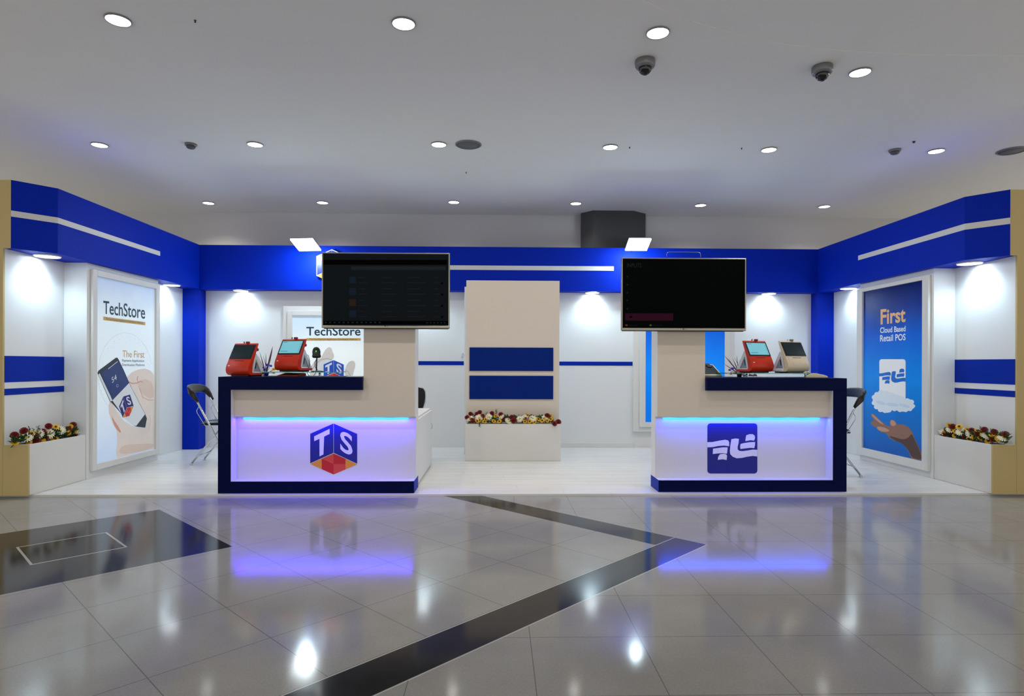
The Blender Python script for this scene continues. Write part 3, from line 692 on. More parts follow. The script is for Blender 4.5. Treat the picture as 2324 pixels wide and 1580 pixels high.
# ================================================================== DOWNLIGHTS
def disc_lamp(name, p, rad, m, ringm, drop=.012):
    r = empty(name, p)
    obj('ring', MB().lathe([(rad*.9, -.001), (rad*.9, -drop), (rad*.95, -drop-.004), (rad, -drop*.6), (rad, -.001)], p, 28), ringm, r)
    obj('diffuser', MB().lathe([(.001, -drop*.95), (rad*.895, -drop*.95), (rad*.895, -.001), (.001, -.001)], p, 28), m, r)
    return r
ringw = mat('white lamp ring', (228, 230, 232), .35)
BL = [((135, 580), None, 'leftmost soffit downlight over the left niche', (-.62, -.25)), ((390, 646), None, 'soffit downlight over the left recessed wall beside the corner', (-.5, -.1)),
      ((543, 657.5), None, 'soffit downlight left of the left television', (0, .4)), ((958, 657.5), None, 'soffit downlight hidden behind the left television', (0, .4)),
      ((1349, 659.5), None, 'soffit downlight beside the right television under the back fascia', (0, .4)), ((1752, 663.5), None, 'soffit downlight above the cream payment terminal', (0, .4)),
      ((1911, 653.5), None, 'soffit downlight over the right recessed wall beside the corner', (.5, -.1)), ((2175, 596), None, 'rightmost soffit downlight over the right niche', (.62, -.25))]
for (u, v), _, lab, tl in BL:
    p = onZ(u, v, ZB)
    if 450 < u < 1856: p.y = 8.965
    elif u < 450: p.x = mir(-1, 4.575 if u > 200 else 4.62)
    else: p.x = mir(1, 4.575 if u < 2000 else 4.62)
    p.z = ZB
    r = disc_lamp('soffit_downlight', p, .105 if u not in (135, 2175) else .115, lampm, ringw, .013); tag(r, lab, 'lamp', 'downlights under the blue fascia')
    if tl[0] == 0: off = Vector((0, 0, -.03)); tx, ty = .0, .16
    else: off = Vector((0, 0, -.03)); tx, ty = (.16 if tl[0] > 0 else -.16), 0
    d = Vector((tx, ty, -1))
    l = light('downlight_spot', 'SPOT', p+off, BOOTH, COOL, r, size=.035, cone=142, blend=.9)
    l.rotation_euler = d.to_track_quat('-Z', 'Y').to_euler()

CL = [((268, 44), 'farthest left lamp of the front ceiling row'), ((916, 52), 'second lamp from the left in the front ceiling row'), ((1493, 73), 'front row ceiling lamp just above the left dome camera'), ((1952, 163), 'ceiling lamp just right of the right dome camera'),
      ((226, 328), 'leftmost lamp of the middle ceiling row'), ((579, 327), 'middle row ceiling lamp right of the left smoke detector'), ((996, 327), 'middle row ceiling lamp beside the round speaker'), ((1385, 333), 'fourth lamp from the left in the middle ceiling row'),
      ((1745, 339), 'fifth lamp from the left in the middle ceiling row'), ((2125, 342), 'rightmost lamp of the middle ceiling row'),
      ((473, 460), 'leftmost lamp of the far ceiling row'), ((732, 459), 'far row ceiling lamp above the left flood lamp'), ((1030, 458), 'far row ceiling lamp, third from the left'), ((1307, 461), 'far row ceiling lamp just left of the mall pillar'),
      ((1590, 465), 'far row ceiling lamp, second from the right'), ((1871, 468), 'rightmost lamp of the far ceiling row')]
for (u, v), lab in CL:
    p = onZ(u, v, CEIL)
    r = disc_lamp('ceiling_lamp', p, .085, lampw, mat('grey lamp ring', (120, 122, 126), .4), .01); tag(r, 'round recessed '+lab if 'lamp' not in lab[:4] else lab, 'lamp', 'recessed lamps in the mall ceiling')
    far = v > 400
    light('lamp_spot', 'SPOT', p-Vector((0, 0, .02)), MALL*(.8 if far else 1), WARM, r, size=.06, cone=150 if not far else 130, blend=.8)

# ceiling fittings
def speaker(u, v, lab):
    p = onZ(u, v, CEIL); rr_ = .145
    r = empty('ceiling_speaker', p); tag(r, lab, 'speaker', 'round ceiling speakers')
    obj('rim', MB().lathe([(rr_*.88, -.001), (rr_*.9, -.012), (rr_, -.004), (rr_, -.001)], p, 36), mat('grey speaker rim', (118, 119, 122), .5), r)
    obj('grille', MB().lathe([(.001, -.008), (rr_*.87, -.006), (rr_*.88, -.001), (.001, -.001)], p, 36), mat('grey speaker grille', (96, 97, 100), .7, noise=.3, nscale=300), r)
speaker(1063, 328, 'round grey ceiling speaker near the middle of the picture')
speaker(2296, 342, 'round grey ceiling speaker cut off by the right picture edge')
def smoke(u, v, lab):
    p = onZ(u, v, CEIL); r = empty('smoke_detector', p); tag(r, lab, 'smoke detector', 'smoke detectors')
    g1 = mat('grey detector plastic', (112, 113, 116), .5)
    obj('base', MB().lathe([(.001, -.001), (.062, -.001), (.06, -.02), (.001, -.022)], p, 24), g1, r)
    obj('sensor_head', MB().lathe([(.045, -.021), (.045, -.04), (.032, -.05), (.001, -.052)], p, 24), mat('dark detector head', (80, 80, 83), .5), r)
smoke(433, 327, 'small round smoke detector on the left of the ceiling')
smoke(2031, 340, 'small round smoke detector on the right of the ceiling')
for u, v, lab in ((2074, 321, 'tiny sprinkler head beside the right smoke detector'), (443, 46, 'tiny sprinkler head near the front left ceiling lamp'), (1683, 336, 'tiny sprinkler head left of the fifth middle row lamp'), (1429, 334, 'tiny sprinkler head right of the fourth middle row lamp'), (1058, 391, 'tiny sprinkler head below the round ceiling speaker')):
    p = onZ(u, v, CEIL); k = .016 if u == 2074 else .008
    o = obj('sprinkler_head', MB().lathe([(k, -.0), (k, -.004), (k*.6, -.008), (k*.5, -.013), (k*.8, -.014), (k*.8, -.016), (.001, -.016)], p, 14), mat('dark sprinkler metal', (60, 60, 62), .4, .6))
    tag(o, lab, 'sprinkler', 'sprinkler heads')
def dome(u, v, lab):
    p = onZ(u, v, CEIL); r = empty('dome_camera', p); tag(r, lab, 'security camera', 'dome security cameras')
    obj('housing', MB().lathe([(.001, -.001), (.078, -.001), (.080, -.01), (.078, -.045), (.070, -.058), (.055, -.062), (.001, -.062)], p, 36), mat('grey camera housing', (116, 117, 120), .35, .3), r)
    d_ = obj('dome', MB().lathe([(.053*math.cos(R(t_)), -.06-.055*math.sin(R(t_))) for t_ in range(0, 90, 9)]+[(.001, -.115)], p, 32), mat('smoked dome', (12, 12, 13), .08, spec=.7), r)
    obj('lens', MB().lathe([(.001, -.112), (.014, -.112), (.014, -.118), (.001, -.119)], p+Vector((.0, -.006, 0)), 16), mat('lens ring', (60, 60, 62), .2, .8), d_)
dome(1464, 137, 'dome security camera below the third front row lamp')
dome(1866, 151, 'dome security camera just left of the right front lamp')

# ================================================================== FOLDING CHAIRS
def folding_chair(label):
    r = empty('folding_chair'); tag(r, label, 'chair', 'folding chairs behind the counters')
    W = .215                                  # faces local +x; y across
    for sy in (-1, 1):
        # back tube: top rear to front foot
        f_ = obj('back_tube', MB().tube([(0, sy*W, .80), (.03, sy*W, .74), (.10, sy*W, .60), (.20, sy*W, .41), (.385, sy*W, .03)], .0115, 10), chrome, r, False)
        obj('foot', MB().lathe([(.001, 0), (.02, 0), (.021, .008), (.014, .022), (.001, .03)], (.39, sy*W, .001), 14), blackp, f_, False)
        g_ = obj('rear_leg', MB().tube([(-.05, sy*(W-.024), .03), (.33, sy*(W-.024), .50)], .011, 10), chrome, r, False)
        obj('foot', MB().lathe([(.001, 0), (.02, 0), (.021, .008), (.014, .022), (.001, .03)], (-.055, sy*(W-.024), .001), 14), chrome, g_, False)
        obj('link_bar', MB().tube([(.045, sy*(W+.0), .72), (.012, sy*(W+.005), .66), (.02, sy*(W+.005), .63), (.11, sy*(W-.01), .47)], .004, 8), chrome, r, False)
    obj('cross_bar', MB().tube([(.02, -.19, .115), (.02, .19, .115)], .007, 8), chrome, r, False)
    def seat(u, v):
        x = .04+.40*u; y = (v-.5)*.40*(1-.08*(1-u)); d = 1-max(abs(2*u-1), abs(2*v-1))**6
        return Vector((x, y, .50+.028*d**.5+.01*u))
    m = MB().grid(seat, 16, 16); m.grid(lambda u, v: Vector((.04+.40*u, (v-.5)*.40*(1-.08*(1-u)), .488+.01*u)), 16, 16)
    obj('seat', m, leather, r, False)
    m = MB().box(.05, .43, -.19, .19, .478, .492); obj('seat_pan', m, blackp, r, False, bevel=.005)
    # wrap-around backrest: band swept from one tube over the back to the other
    path = [(.03, -.225, .765), (-.005, -.235, .82), (-.045, -.238, .875), (-.078, -.215, .905), (-.095, -.16, .915), (-.105, -.08, .918), (-.108, 0, .92)]
    path = path+[(x, -y, z) for x, y, z in path[-2::-1]]
    wd = [.03, .055, .075, .095, .105, .11, .112]; wd = wd+wd[-2::-1]
    def bp(i):
        i = min(max(i, 0), len(path)-1); k = int(i); f_ = i-k; k2 = min(k+1, len(path)-1)
        return Vector(path[k]).lerp(Vector(path[k2]), f_), wd[k]*(1-f_)+wd[k2]*f_
    n = 36; ns = 16; vs = []; fs = []
    for i in range(n+1):
        c_, h_ = bp(i*(len(path)-1)/n); c2_, _ = bp(i*(len(path)-1)/n+.3); c1_, _ = bp(i*(len(path)-1)/n-.3)
        t_ = (c2_-c1_).normalized(); dn = Vector((.30, 0, -.95)); dn = (dn-t_*dn.dot(t_)).normalized(); ot = t_.cross(dn)
        for k in range(ns):
            a_ = 2*math.pi*k/ns; ca, sa = math.cos(a_), math.sin(a_)
            ce = math.copysign(abs(ca)**.6, ca); se = math.copysign(abs(sa)**.7, sa)
            vs.append(c_+dn*(ce*h_/2)+ot*(se*.016))
    for i in range(n):
        for k in range(ns): fs.append((i*ns+k, i*ns+(k+1) % ns, (i+1)*ns+(k+1) % ns, (i+1)*ns+k))
    fs += [tuple(range(ns)), tuple(n*ns+k for k in range(ns))]
    obj('backrest', MB().add(vs, fs, 0, True), leather, r, False)
    return r
ch = folding_chair('black and chrome folding chair at the left end of the left counter')
ch.location = (-3.63, 7.68, 0); ch.rotation_euler.z = R(4)
c2c = copy_tree(ch); c2c.location = (3.93, 6.86, 0); c2c.rotation_euler.z = R(176)
c2c['label'] = 'black and chrome folding chair at the right end of the right counter'
# office chair behind the left column
r = empty('office_chair', (-1.16, 8.05, 0)); tag(r, 'dark office chair with a chrome rim peeking past the left counter column', 'chair')
# ... backrest silhouette in the X-Z plane, right half seen beside the column
px0 = onY(966, 905, 8.05).x
hw = px0-(-1.16)
bpz = [(hw*.45, .60), (hw*.78, .68), (hw*.96, .80), (hw, .90), (hw*.97, .96), (hw*.8, 1.0), (0, 1.02)]
out = smooth_poly(bpz+[(-x, z) for x, z in bpz[-2::-1]], 2)
m = MB().prism([(-1.16+x, 8.03, z-.08) for x, z in out], (0, .05, 0))
obj('backrest', m, leather, r, bevel=.012)
obj('chrome_rim', MB().tube([(-1.16+x*1.02, 8.03, z-.08) for x, z in out], .007, 8, closed=True), chrome, r)
obj('seat', MB().box(-1.40, -.95, 7.62, 8.02, .44, .50), leather, r, bevel=.02)
obj('back_support', MB().box(-1.19, -1.13, 8.08, 8.09, .45, .7).box(-1.19, -1.13, 7.9, 8.09, .425, .438), steel, r)
obj('gas_column', MB().lathe([(.03, .08), (.03, .25), (.018, .25), (.018, .44), (.001, .44)], (-1.17, 7.84, 0), 16), chrome, r)
for k in range(5):
    a_ = 2*math.pi*k/5+.3; e_ = Vector((-1.17+.26*math.cos(a_), 7.84+.26*math.sin(a_), .07))
    o = obj('leg', MB().tube([(-1.17, 7.84, .1), e_], [.02, .012], 8), chrome, r)
    obj('caster', MB().lathe([(.001, -.02), (.022, -.02), (.025, 0), (.022, .02), (.001, .02)], (0, 0, 0), 14).xf(Matrix.Translation((e_.x, e_.y, .027)) @ Matrix.Rotation(R(90), 4, 'X')), blackp, o)

# ================================================================== PAYMENT TERMINALS
teal = mat('glowing pale cyan screen', (90, 150, 165), .4, emit=(120, 200, 218), es=.5)
offs = mat('dark green black screen', (18, 38, 36), .25)
def terminal(label, body, side, on, group='payment terminals on the counters'):
    r = empty('payment_terminal'); tag(r, label, 'payment terminal', group)
    W = .275; hw = W/2
    # front shell profile (y back, z up)
    fp = [(.035, .012), (.012, .022), (-.004, .045), (-.006, .07), (.004, .10), (.03, .155), (.105, .305), (.118, .305), (.122, .298), (.075, .17), (.05, .11), (.045, .05), (.06, .012)]
    lowc = [(.05, .010), (.03, .010), (.012, .018), (0, .034), (-.005, .055), (-.004, .078), (.004, .102), (.03, .155)]
    fp = [q for q in lowc]+fp[6:]
    m = MB().prism([(-hw, y, z) for y, z in fp], (W, 0, 0), 0, True)
    o_ = obj('body', m, body, r, False, bevel=.004); e_ = o_.modifiers.new('split', 'EDGE_SPLIT'); e_.split_angle = R(38)
    obj('skirt', MB().box(-hw+.001, hw-.001, .045, .198, .010, .032), side, r, False, bevel=.003)
    # hollow triangular side cheeks
    for sx in (-1, 1):
        x = sx*(hw-.012)
        o_ = [(.05, .012), (.20, .012), (.20, .03), (.105, .20), (.085, .185)]
        i_ = [(.075, .035), (.165, .035), (.10, .155)]
        mm = MB()
        # ring built from quads
        segs = [((.05, .012), (.20, .012), (.165, .04), (.072, .04)), ((.20, .012), (.205, .03), (.11, .205), (.10, .16), (.165, .04)), ((.05, .012), (.072, .04), (.10, .16), (.11, .205), (.085, .19))]
        for sgm in segs: mm.prism([(x-sx*.0, y, z) for y, z in sgm], (-sx*.022, 0, 0))
        ck = obj('side_cheek', mm, greyp, r, False)
        obj('side_window', MB().prism([(x-sx*.006, y, z) for y, z in ((.073, .041), (.163, .041), (.1, .158))], (-sx*.004, 0, 0)), mat('window grey plastic', (140, 156, 176), .4), ck, False)
        obj('vent_slot', MB().prism([(x-sx*.004, y, z) for y, z in ((.095, .07), (.103, .07), (.112, .12), (.104, .125))], (-sx*.003, 0, 0)), blackp, ck, False)
    obj('base', MB().box(-hw+.03, hw-.03, .03, .19, 0, .012), blackp, r, False, bevel=.003)
    # screen on sloping face: from (.03,.155) to (.105,.305)
    d = Vector((0, .075, .15)).normalized(); n = Vector((0, -.15, .075)).normalized(); o0 = Vector((0, .03, .155))
    def slab(x0, x1, a0, a1, th, base=0.0):
        return MB().prism([o0+Vector((x, 0, 0))+d*t_+n*base for x, t_ in ((x0, a0), (x1, a0), (x1, a1), (x0, a1))], n*th)
    L_ = .1677
    bz = obj('screen_bezel', slab(-hw+.005, hw-.005, .004, L_-.016, .003), blackp, r, False)
    sc_ = obj('screen', slab(-hw+.020, hw-.020, .016, L_-.026, .002, .003), teal if on else offs, r, False)
    if on:
        lt = MB()
        for k in range(7): lt.prism([o0+Vector((x, 0, 0))+d*t_+n*.0051 for x, t_ in ((hw-.036, .028+.015*k), (hw-.030, .028+.015*k), (hw-.030, .033+.015*k), (hw-.036, .033+.015*k))], n*.0004)
        for a0, b0, c0 in ((-hw+.034, -.06, L_-.04), (-hw+.034, -.02, .034)):
            lt.prism([o0+Vector((x, 0, 0))+d*t_+n*.0051 for x, t_ in ((a0, c0), (b0, c0), (b0, c0+.004), (a0, c0+.004))], n*.0004)
        obj('screen_text', lt, mat('screen text blue', (30, 84, 120), .4), sc_, False)
    # front details below the screen
    d2 = (Vector((0, .03, .155))-Vector((0, .004, .10))).normalized(); n2 = Vector((0, -d2.z, d2.y)); o1 = Vector((0, .004, .10))
    def slab2(x0, x1, a0, a1, th, base=0.0):
        return MB().prism([o1+Vector((x, 0, 0))+d2*t_+n2*base for x, t_ in ((x0, a0), (x1, a0), (x1, a1), (x0, a1))], n2*th)
    obj('printer_slot', slab2(-.055, .055, .044, .050, .0012), mat('slot shade', (60, 20, 12), .6) if body is redp else mat('slot shade grey', (110, 106, 98), .6), r, False)
    btn = MB()
    for k in range(4): 
        q = slab2(-hw+.024, -hw+.029, .012+.011*k, .016+.011*k, .0012); btn.add(q.v, q.f)
    obj('buttons', btn, mat('button brown', (120, 60, 30), .5) if body is redp else mat('button grey', (90, 90, 90), .5), r, False)
    if body is redp: obj('sticker', slab2(-hw+.024, -hw+.042, -.006, .002, .001), mat('sticker white', (220, 220, 210), .5), r, False)
    for x in (-.07, .085):
        obj('seam', slab2(x, x+.0015, -.03, .05, .0006), mat('seam shade', (120, 24, 10), .6) if body is redp else mat('seam shade grey', (160, 150, 130), .6), r, False)
    obj('clip', MB().prism([(-.034, .108, .30), (-.026, .108, .30), (-.022, .104, .322), (-.030, .104, .322)], (0, .006, 0)), mat('dark red clip', (120, 20, 16), .5) if body is redp else steel, r, False)
    obj('camera', MB().box(.004, .036, .094, .118, .303, .322), mat('dark red clip', (120, 20, 16), .5) if body is redp else mat('grey camera block', (120, 112, 96), .5), r, False, bevel=.003)
    obj('rear_knob', MB().lathe([(.001, 0), (.014, 0), (.018, .008), (.014, .016), (.001, .016)], (0, 0, 0), 18).xf(Matrix.Translation((hw-.025, .118, .245)) @ Matrix.Rotation(R(-63), 4, 'X')), side, r, False)
    return r
ZC = 1.10; ZG = 1.148
def place(o, u, v, z, Y, rz):
    p = onY(u, v, Y); o.location = (p.x, Y, z+.0005); o.rotation_euler.z = rz
    if 'terminal' in o.name: o.scale = (1.06, 1.06, 1.06)
T1 = terminal('red payment terminal with dark screen standing directly on the left counter', redp, redp2, False)
place(T1, 538, 850, ZC, 6.03, R(-24))
T2 = terminal('red payment terminal with lit cyan screen on the left glass shelf', redp, redp2, True)
place(T2, 649, 845, ZG, 6.10, R(-24))
T3 = terminal('red payment terminal with lit cyan screen on the right glass shelf', redp, redp2, True)
place(T3, 1731, 845, ZG, 6.12, R(22))
T4 = terminal('cream payment terminal with dark screen on the right glass shelf', creamp, greyp, False)
place(T4, 1813, 845, ZG, 6.12, R(22))

# glass shelves on short posts
def gshelf(u0, u1, Y0, Y1, posts, label, cut=None):
    a_, b_ = onY(u0, 0, Y0).x, onY(u1, 0, Y0).x
    r = empty('glass_shelf', ((a_+b_)/2, (Y0+Y1)/2, ZC)); tag(r, label, 'shelf', 'raised glass shelves')
    obj('glass_pane', MB().box(a_, b_, Y0, Y1, ZG-.008, ZG), glass, r, bevel=.001)
    for u in posts:
        for y in (Y0+.03, Y1-.03):
            x = onY(u, 0, y).x
            obj('post', MB().lathe([(.013, .0005), (.013, .003), (.009, .004), (.009, ZG-ZC-.010), (.013, ZG-ZC-.0085), (.001, ZG-ZC-.0083)], (x, y, ZC), 14), steel, r)
gshelf(592, 768, 5.98, 6.33, (600, 728), 'glass shelf on metal posts on the left counter')
gshelf(1652, 1858, 6.0, 6.34, (1697, 1836), 'glass shelf on metal posts on the right counter')

# barcode scanner on a stand, with a cable
p = onY(720, 843, 6.1); bx = p.x
r = empty('barcode_scanner', (bx, 6.1, ZG)); tag(r, 'black barcode scanner on a thin stand on the left glass shelf', 'barcode scanner')
obj('base', MB().lathe([(.001, 0), (.062, 0), (.062, .003), (.045, .008), (.014, .012), (.001, .012)], (bx, 6.1, ZG+.0003), 28), blackp, r)
obj('stem', MB().tube([(bx-.008, 6.1, ZG+.01), (bx-.006, 6.1, ZG+.1), (bx-.004, 6.1, ZG+.14)], .006, 10), blackp, r)
hp = [(.001, .0), (.030, .0), (.041, .005), (.043, .02), (.038, .035), (.040, .06), (.034, .085), (.022, .102), (.001, .108)]
hd = obj('scan_head', MB().lathe(hp, (0, 0, 0), 28).xf(Matrix.Translation((bx-.004, 6.09, ZG+.135)) @ Matrix.Rotation(R(6), 4, 'X') @ Matrix.Diagonal((1, .7, 1, 1))), mat('dark scanner shell', (12, 22, 20), .28), r)
obj('status_light', MB().lathe([(.001, -.004), (.005, -.003), (.005, .003), (.001, .004)], (bx+.002, 6.052, ZG+.2), 12), mat('green led', (20, 220, 60), .4, emit=(30, 255, 60), es=3), hd)
obj('badge', MB().box(bx-.016, bx+.008, 6.052, 6.054, ZG+.183, ZG+.187), mat('pale badge', (150, 150, 120), .5), hd)
o = obj('cable', MB().tube([(bx-.006, 6.104, ZG+.13), (bx-.03, 6.12, ZG+.09), (bx-.03, 6.14, ZG+.04), (bx-.01, 6.16, ZG+.01), (bx-.02, 6.2, ZG+.004), (bx-.08, 6.36, ZG+.002), (bx-.1, 6.37, ZC+.02), (bx-.12, 6.38, ZC+.004)], .003, 8), blackp, r)
# terminal power cable
q0 = onY(686, 805, 6.17)
o = obj('power_cable', MB().tube([q0, onY(693, 804, 6.18), onY(700, 807, 6.2), onY(703, 820, 6.2), onY(702, 833, 6.2), onY(697, 841, 6.2), onY(696, 843.5, 6.34), onY(698, 848, 6.35), onY(700, 852, 6.36), onY(705, 853.5, 6.4)], .003, 8), blackp)
tag(o, 'black cable looping from the lit red terminal on the left shelf', 'cable')
# red card reader lying under the left shelf
def card_reader(u, label, body, Y, rz, cat='card reader'):
    r = empty('card_reader'); tag(r, label, cat)
    m = MB().prism([(-.11, y, z) for y, z in ((0, .002), (.17, .002), (.17, .028), (.15, .034), (.02, .012), (0, .008))], (.22, 0, 0))
    obj('body', m, body, r, False, bevel=.003)
    obj('screen', MB().prism([(-.075, y, z) for y, z in ((.05, .0185), (.135, .0318), (.134, .0335), (.049, .0202))], (.15, 0, 0)), blackp, r, False)
    place(r, u, 850, ZC, Y, rz); return r
card_reader(650, 'red card reader lying under the left glass shelf', redp, 6.02, R(-14))
# handheld phone-like reader, cream, right
r = empty('handset'); tag(r, 'cream handset lying at the right end of the right glass shelf', 'handset')
prof = [(-.1, 0), (-.1, .02), (-.06, .042), (-.02, .046), (.08, .026), (.105, .018), (.105, .0)]
obj('body', MB().prism([(x, -.035, z) for x, z in prof], (0, .07, 0)), creamp, r, False, bevel=.008)
obj('keypad', MB().prism([(-.005, -.025, .0445), (.075, -.025, .0285), (.075, -.025, .030), (-.005, -.025, .046)], (0, .05, 0)), greyp, r, False)
obj('handset_cord', MB().tube([(-.095, 0, .02), (-.11, 0, .05), (-.09, 0, .06), (-.06, 0, .05)], .006, 8), creamp, r, False)
place(r, 1851, 851, ZC, 5.96+.06, R(-8))
# tablet terminal next to right column
r = empty('tablet'); tag(r, 'white tablet with a black strap leaning beside the right column', 'tablet')
obj('body', MB().prism([(-.13, y, z) for y, z in ((0, .006), (.005, .0), (.17, .085), (.165, .1), (.155, .103), (0, .018))], (.26, 0, 0)), mat('white tablet plastic', (214, 206, 190), .4), r, False, bevel=.003)
dd = Vector((0, .155, .085)).normalized(); nn = Vector((0, -.085, .155)).normalized(); o0 = Vector((0, 0, .018))
obj('screen', MB().prism([o0+Vector((x, 0, 0))+dd*t_ for x, t_ in ((-.115, .014), (.115, .014), (.115, .162), (-.115, .162))], nn*.003), offs, r, False)
obj('strap', MB().prism([o0+Vector((x, 0, 0))+dd*t_+nn*.003 for x, t_ in ((.045, .12), (.085, .12), (.085, .178), (.045, .178))], nn*.006).prism([o0+Vector((x, 0, 0))+dd*t_+nn*.003 for x, t_ in ((-.115, .150), (.045, .150), (.045, .166), (-.115, .166))], nn*.004), blackp, r, False)
obj('stand', MB().prism([(-.05, .06, 0), (-.05, .16, 0), (-.05, .155, .08), (-.05, .145, .08)], (.1, 0, 0)), blackp, r, False)
place(r, 1611, 850, ZC, 6.24, R(13)); r.scale = (1.1, 1.1, 1.25)
# paper sheet beside column, left counter
xa = onY(795, 0, 6.0).x
o = obj('paper_sheet', MB().box(xa-.04, xa+.11, 6.05, 6.25, ZC+.0005, ZC+.004), mat('paper', (222, 224, 224), .7)); tag(o, 'stack of white paper at the column end of the left counter', 'paper')

# small potted arrangements
leafm = mat('dry purple leaf', (112, 84, 96), .6, noise=.3, nscale=20)
purple = mat('purple iris petal', (70, 50, 190), .5); green = mat('leaf green', (38, 78, 32), .55, noise=.25, nscale=30); yellowf = mat('yellow petal', (232, 190, 20), .5); pinkf = mat('pink petal', (206, 130, 178), .5)
redf = mat('dark red petal', (116, 14, 14), .5, noise=.2, nscale=40); whitef = mat('white petal', (236, 232, 214), .5); dcen = mat('dark brown flower centre', (70, 34, 10), .7); ycen = mat('yellow flower centre', (214, 190, 70), .7); gold = mat('golden petal', (226, 176, 16), .5)
def blade(m, base, tip, wd, mi=0, bend=(0, 0, 0), n=8):
    base, tip = Vector(base), Vector(tip); bend = Vector(bend); ax = (tip-base).normalized(); side = ax.cross(Vector((0, 1, 0)))
    side = side.normalized() if side.length > .01 else Vector((1, 0, 0)); dp = side.cross(ax)
    ring = []
    for i in range(n+1):
        t_ = i/n; c_ = base.lerp(tip, t_)+bend*math.sin(math.pi*t_); w_ = wd*math.sin(math.pi*(.12+.86*t_))**.8
        ring.append([c_-side*w_, c_+dp*w_*.25, c_+side*w_, c_-dp*w_*.25])
    vs = [v for r_ in ring for v in r_]; fs = []
    for i in range(n):
        for k in range(4): fs.append((i*4+k, i*4+(k+1) % 4, i*4+4+(k+1) % 4, i*4+4+k))
    m.add(vs, fs+[(0, 1, 2, 3), tuple(n*4+k for k in range(4))], mi, True)
def petal_star(m, c, r_, n, nrm, mi=0, cup=.3, wd=.3, rot=0, droop=0.0):
    nrm = Vector(nrm).normalized(); a_ = nrm.cross(Vector((.3, .2, 1))).normalized(); b_ = nrm.cross(a_); c = Vector(c)
    for k in range(n):
        t_ = 2*math.pi*k/n+rot; d_ = a_*math.cos(t_)+b_*math.sin(t_); s_ = nrm.cross(d_)
        w_ = r_*wd
        pts = [c+d_*r_*.12-s_*w_*.3, c+d_*r_*.55-s_*w_*.55+nrm*r_*cup*.7, c+d_*r_*.88-s_*w_*.4+nrm*r_*(cup-droop), c+d_*r_+nrm*r_*(cup-droop*1.3), c+d_*r_*.88+s_*w_*.4+nrm*r_*(cup-droop), c+d_*r_*.55+s_*w_*.55+nrm*r_*cup*.7, c+d_*r_*.12+s_*w_*.3]
        th = nrm*(-r_*.03); m.prism(pts, th, mi, True)
def vase(u, Y, z, label, potm, tips, irises):
    p = onY(u, 850, Y); p.z = z
    r = empty('flower_pot', p); tag(r, label, 'potted flowers', 'small flower pots on the counters')
    obj('pot', MB().lathe([(.001, 0), (.02, 0), (.026, .02), (.028, .038), (.024, .038), (.022, .03), (.001, .03)], p, 20), potm, r)
    for (tu, tv_, w_) in tips:
        t_ = onY(tu, tv_, Y+random.uniform(-.02, .03)); m = MB(); blade(m, p+Vector((random.uniform(-.01, .01), random.uniform(-.01, .01), .03)), t_, w_, bend=(random.uniform(-.01, .01), 0, 0))
        obj('leaf', m, leafm, r)
    for (tu, tv_, m_, rr_) in irises:
        t_ = onY(tu, tv_, Y-.02); m = MB(); petal_star(m, t_, rr_, 6, (random.uniform(-.4, .4), -.6, .7), 0, .35, .5, random.random()); petal_star(m, t_, rr_*.7, 5, (random.uniform(-.4, .4), -.2, 1), 0, .8, .5, random.random())
        b_ = obj('bloom', m, m_, r)
        s_ = MB(); blade(s_, p+Vector((0, 0, .03)), t_, .0025); obj('stem', s_, green, b_)
c_ = crop(490, 740, 6.455)
def cpt(x, y): return c_([(x, y)])[0]
vase(604, 6.39, ZC+.0005, 'blue pot of purple irises with dry leaves on the left counter', mat('blue glazed pot', (20, 50, 170), .25),
     [cpt(832, 300)+(.010,), cpt(728, 400)+(.004,), cpt(640, 380)+(.004,), cpt(620, 430)+(.003,), cpt(690, 430)+(.003,), cpt(800, 400)+(.003,), cpt(660, 450)+(.005,)],
     [cpt(640, 605)+(purple, .022), cpt(690, 620)+(purple, .02), cpt(750, 580)+(purple, .022), cpt(800, 590)+(purple, .02), cpt(715, 650)+(purple, .022), cpt(855, 640)+(yellowf, .028), cpt(845, 690)+(yellowf, .02)])
c_ = crop(1580, 740, 6.455)
vase(1678, 6.40, ZC+.0005, 'green pot with dry reed leaves and an iris on the right counter', mat('dark green pot', (40, 60, 20), .3),
     [cpt(410, 430)+(.006,), cpt(395, 545)+(.004,), cpt(530, 480)+(.005,), cpt(595, 430)+(.004,), cpt(645, 480)+(.004,), cpt(470, 470)+(.003,), cpt(560, 460)+(.003,)],
     [cpt(530, 630)+(purple, .022), cpt(490, 650)+(purple, .018), cpt(515, 700)+(redf, .022)])
for (x, y), lab in (((700, 718), 'left cluster of pink blossom lying under the right glass shelf'), ((800, 718), 'middle cluster of pink blossom lying under the right glass shelf'), ((860, 728), 'small last cluster of pink blossom lying under the right glass shelf')):
    u, v = cpt(x, y); t_ = onY(u, v, 6.1); t_.z = ZC+.02; m = MB()
    for k in range(7): petal_star(m, t_+Vector((random.uniform(-.02, .02), random.uniform(-.015, .015), random.uniform(-.004, .004))), .015, 5, (random.uniform(-1, 1), random.uniform(-1, 0), random.uniform(.2, 1)), 0, .3, .6)
    tag(obj('pink_blossom', m, pinkf), lab, 'flower', 'pink blossoms')

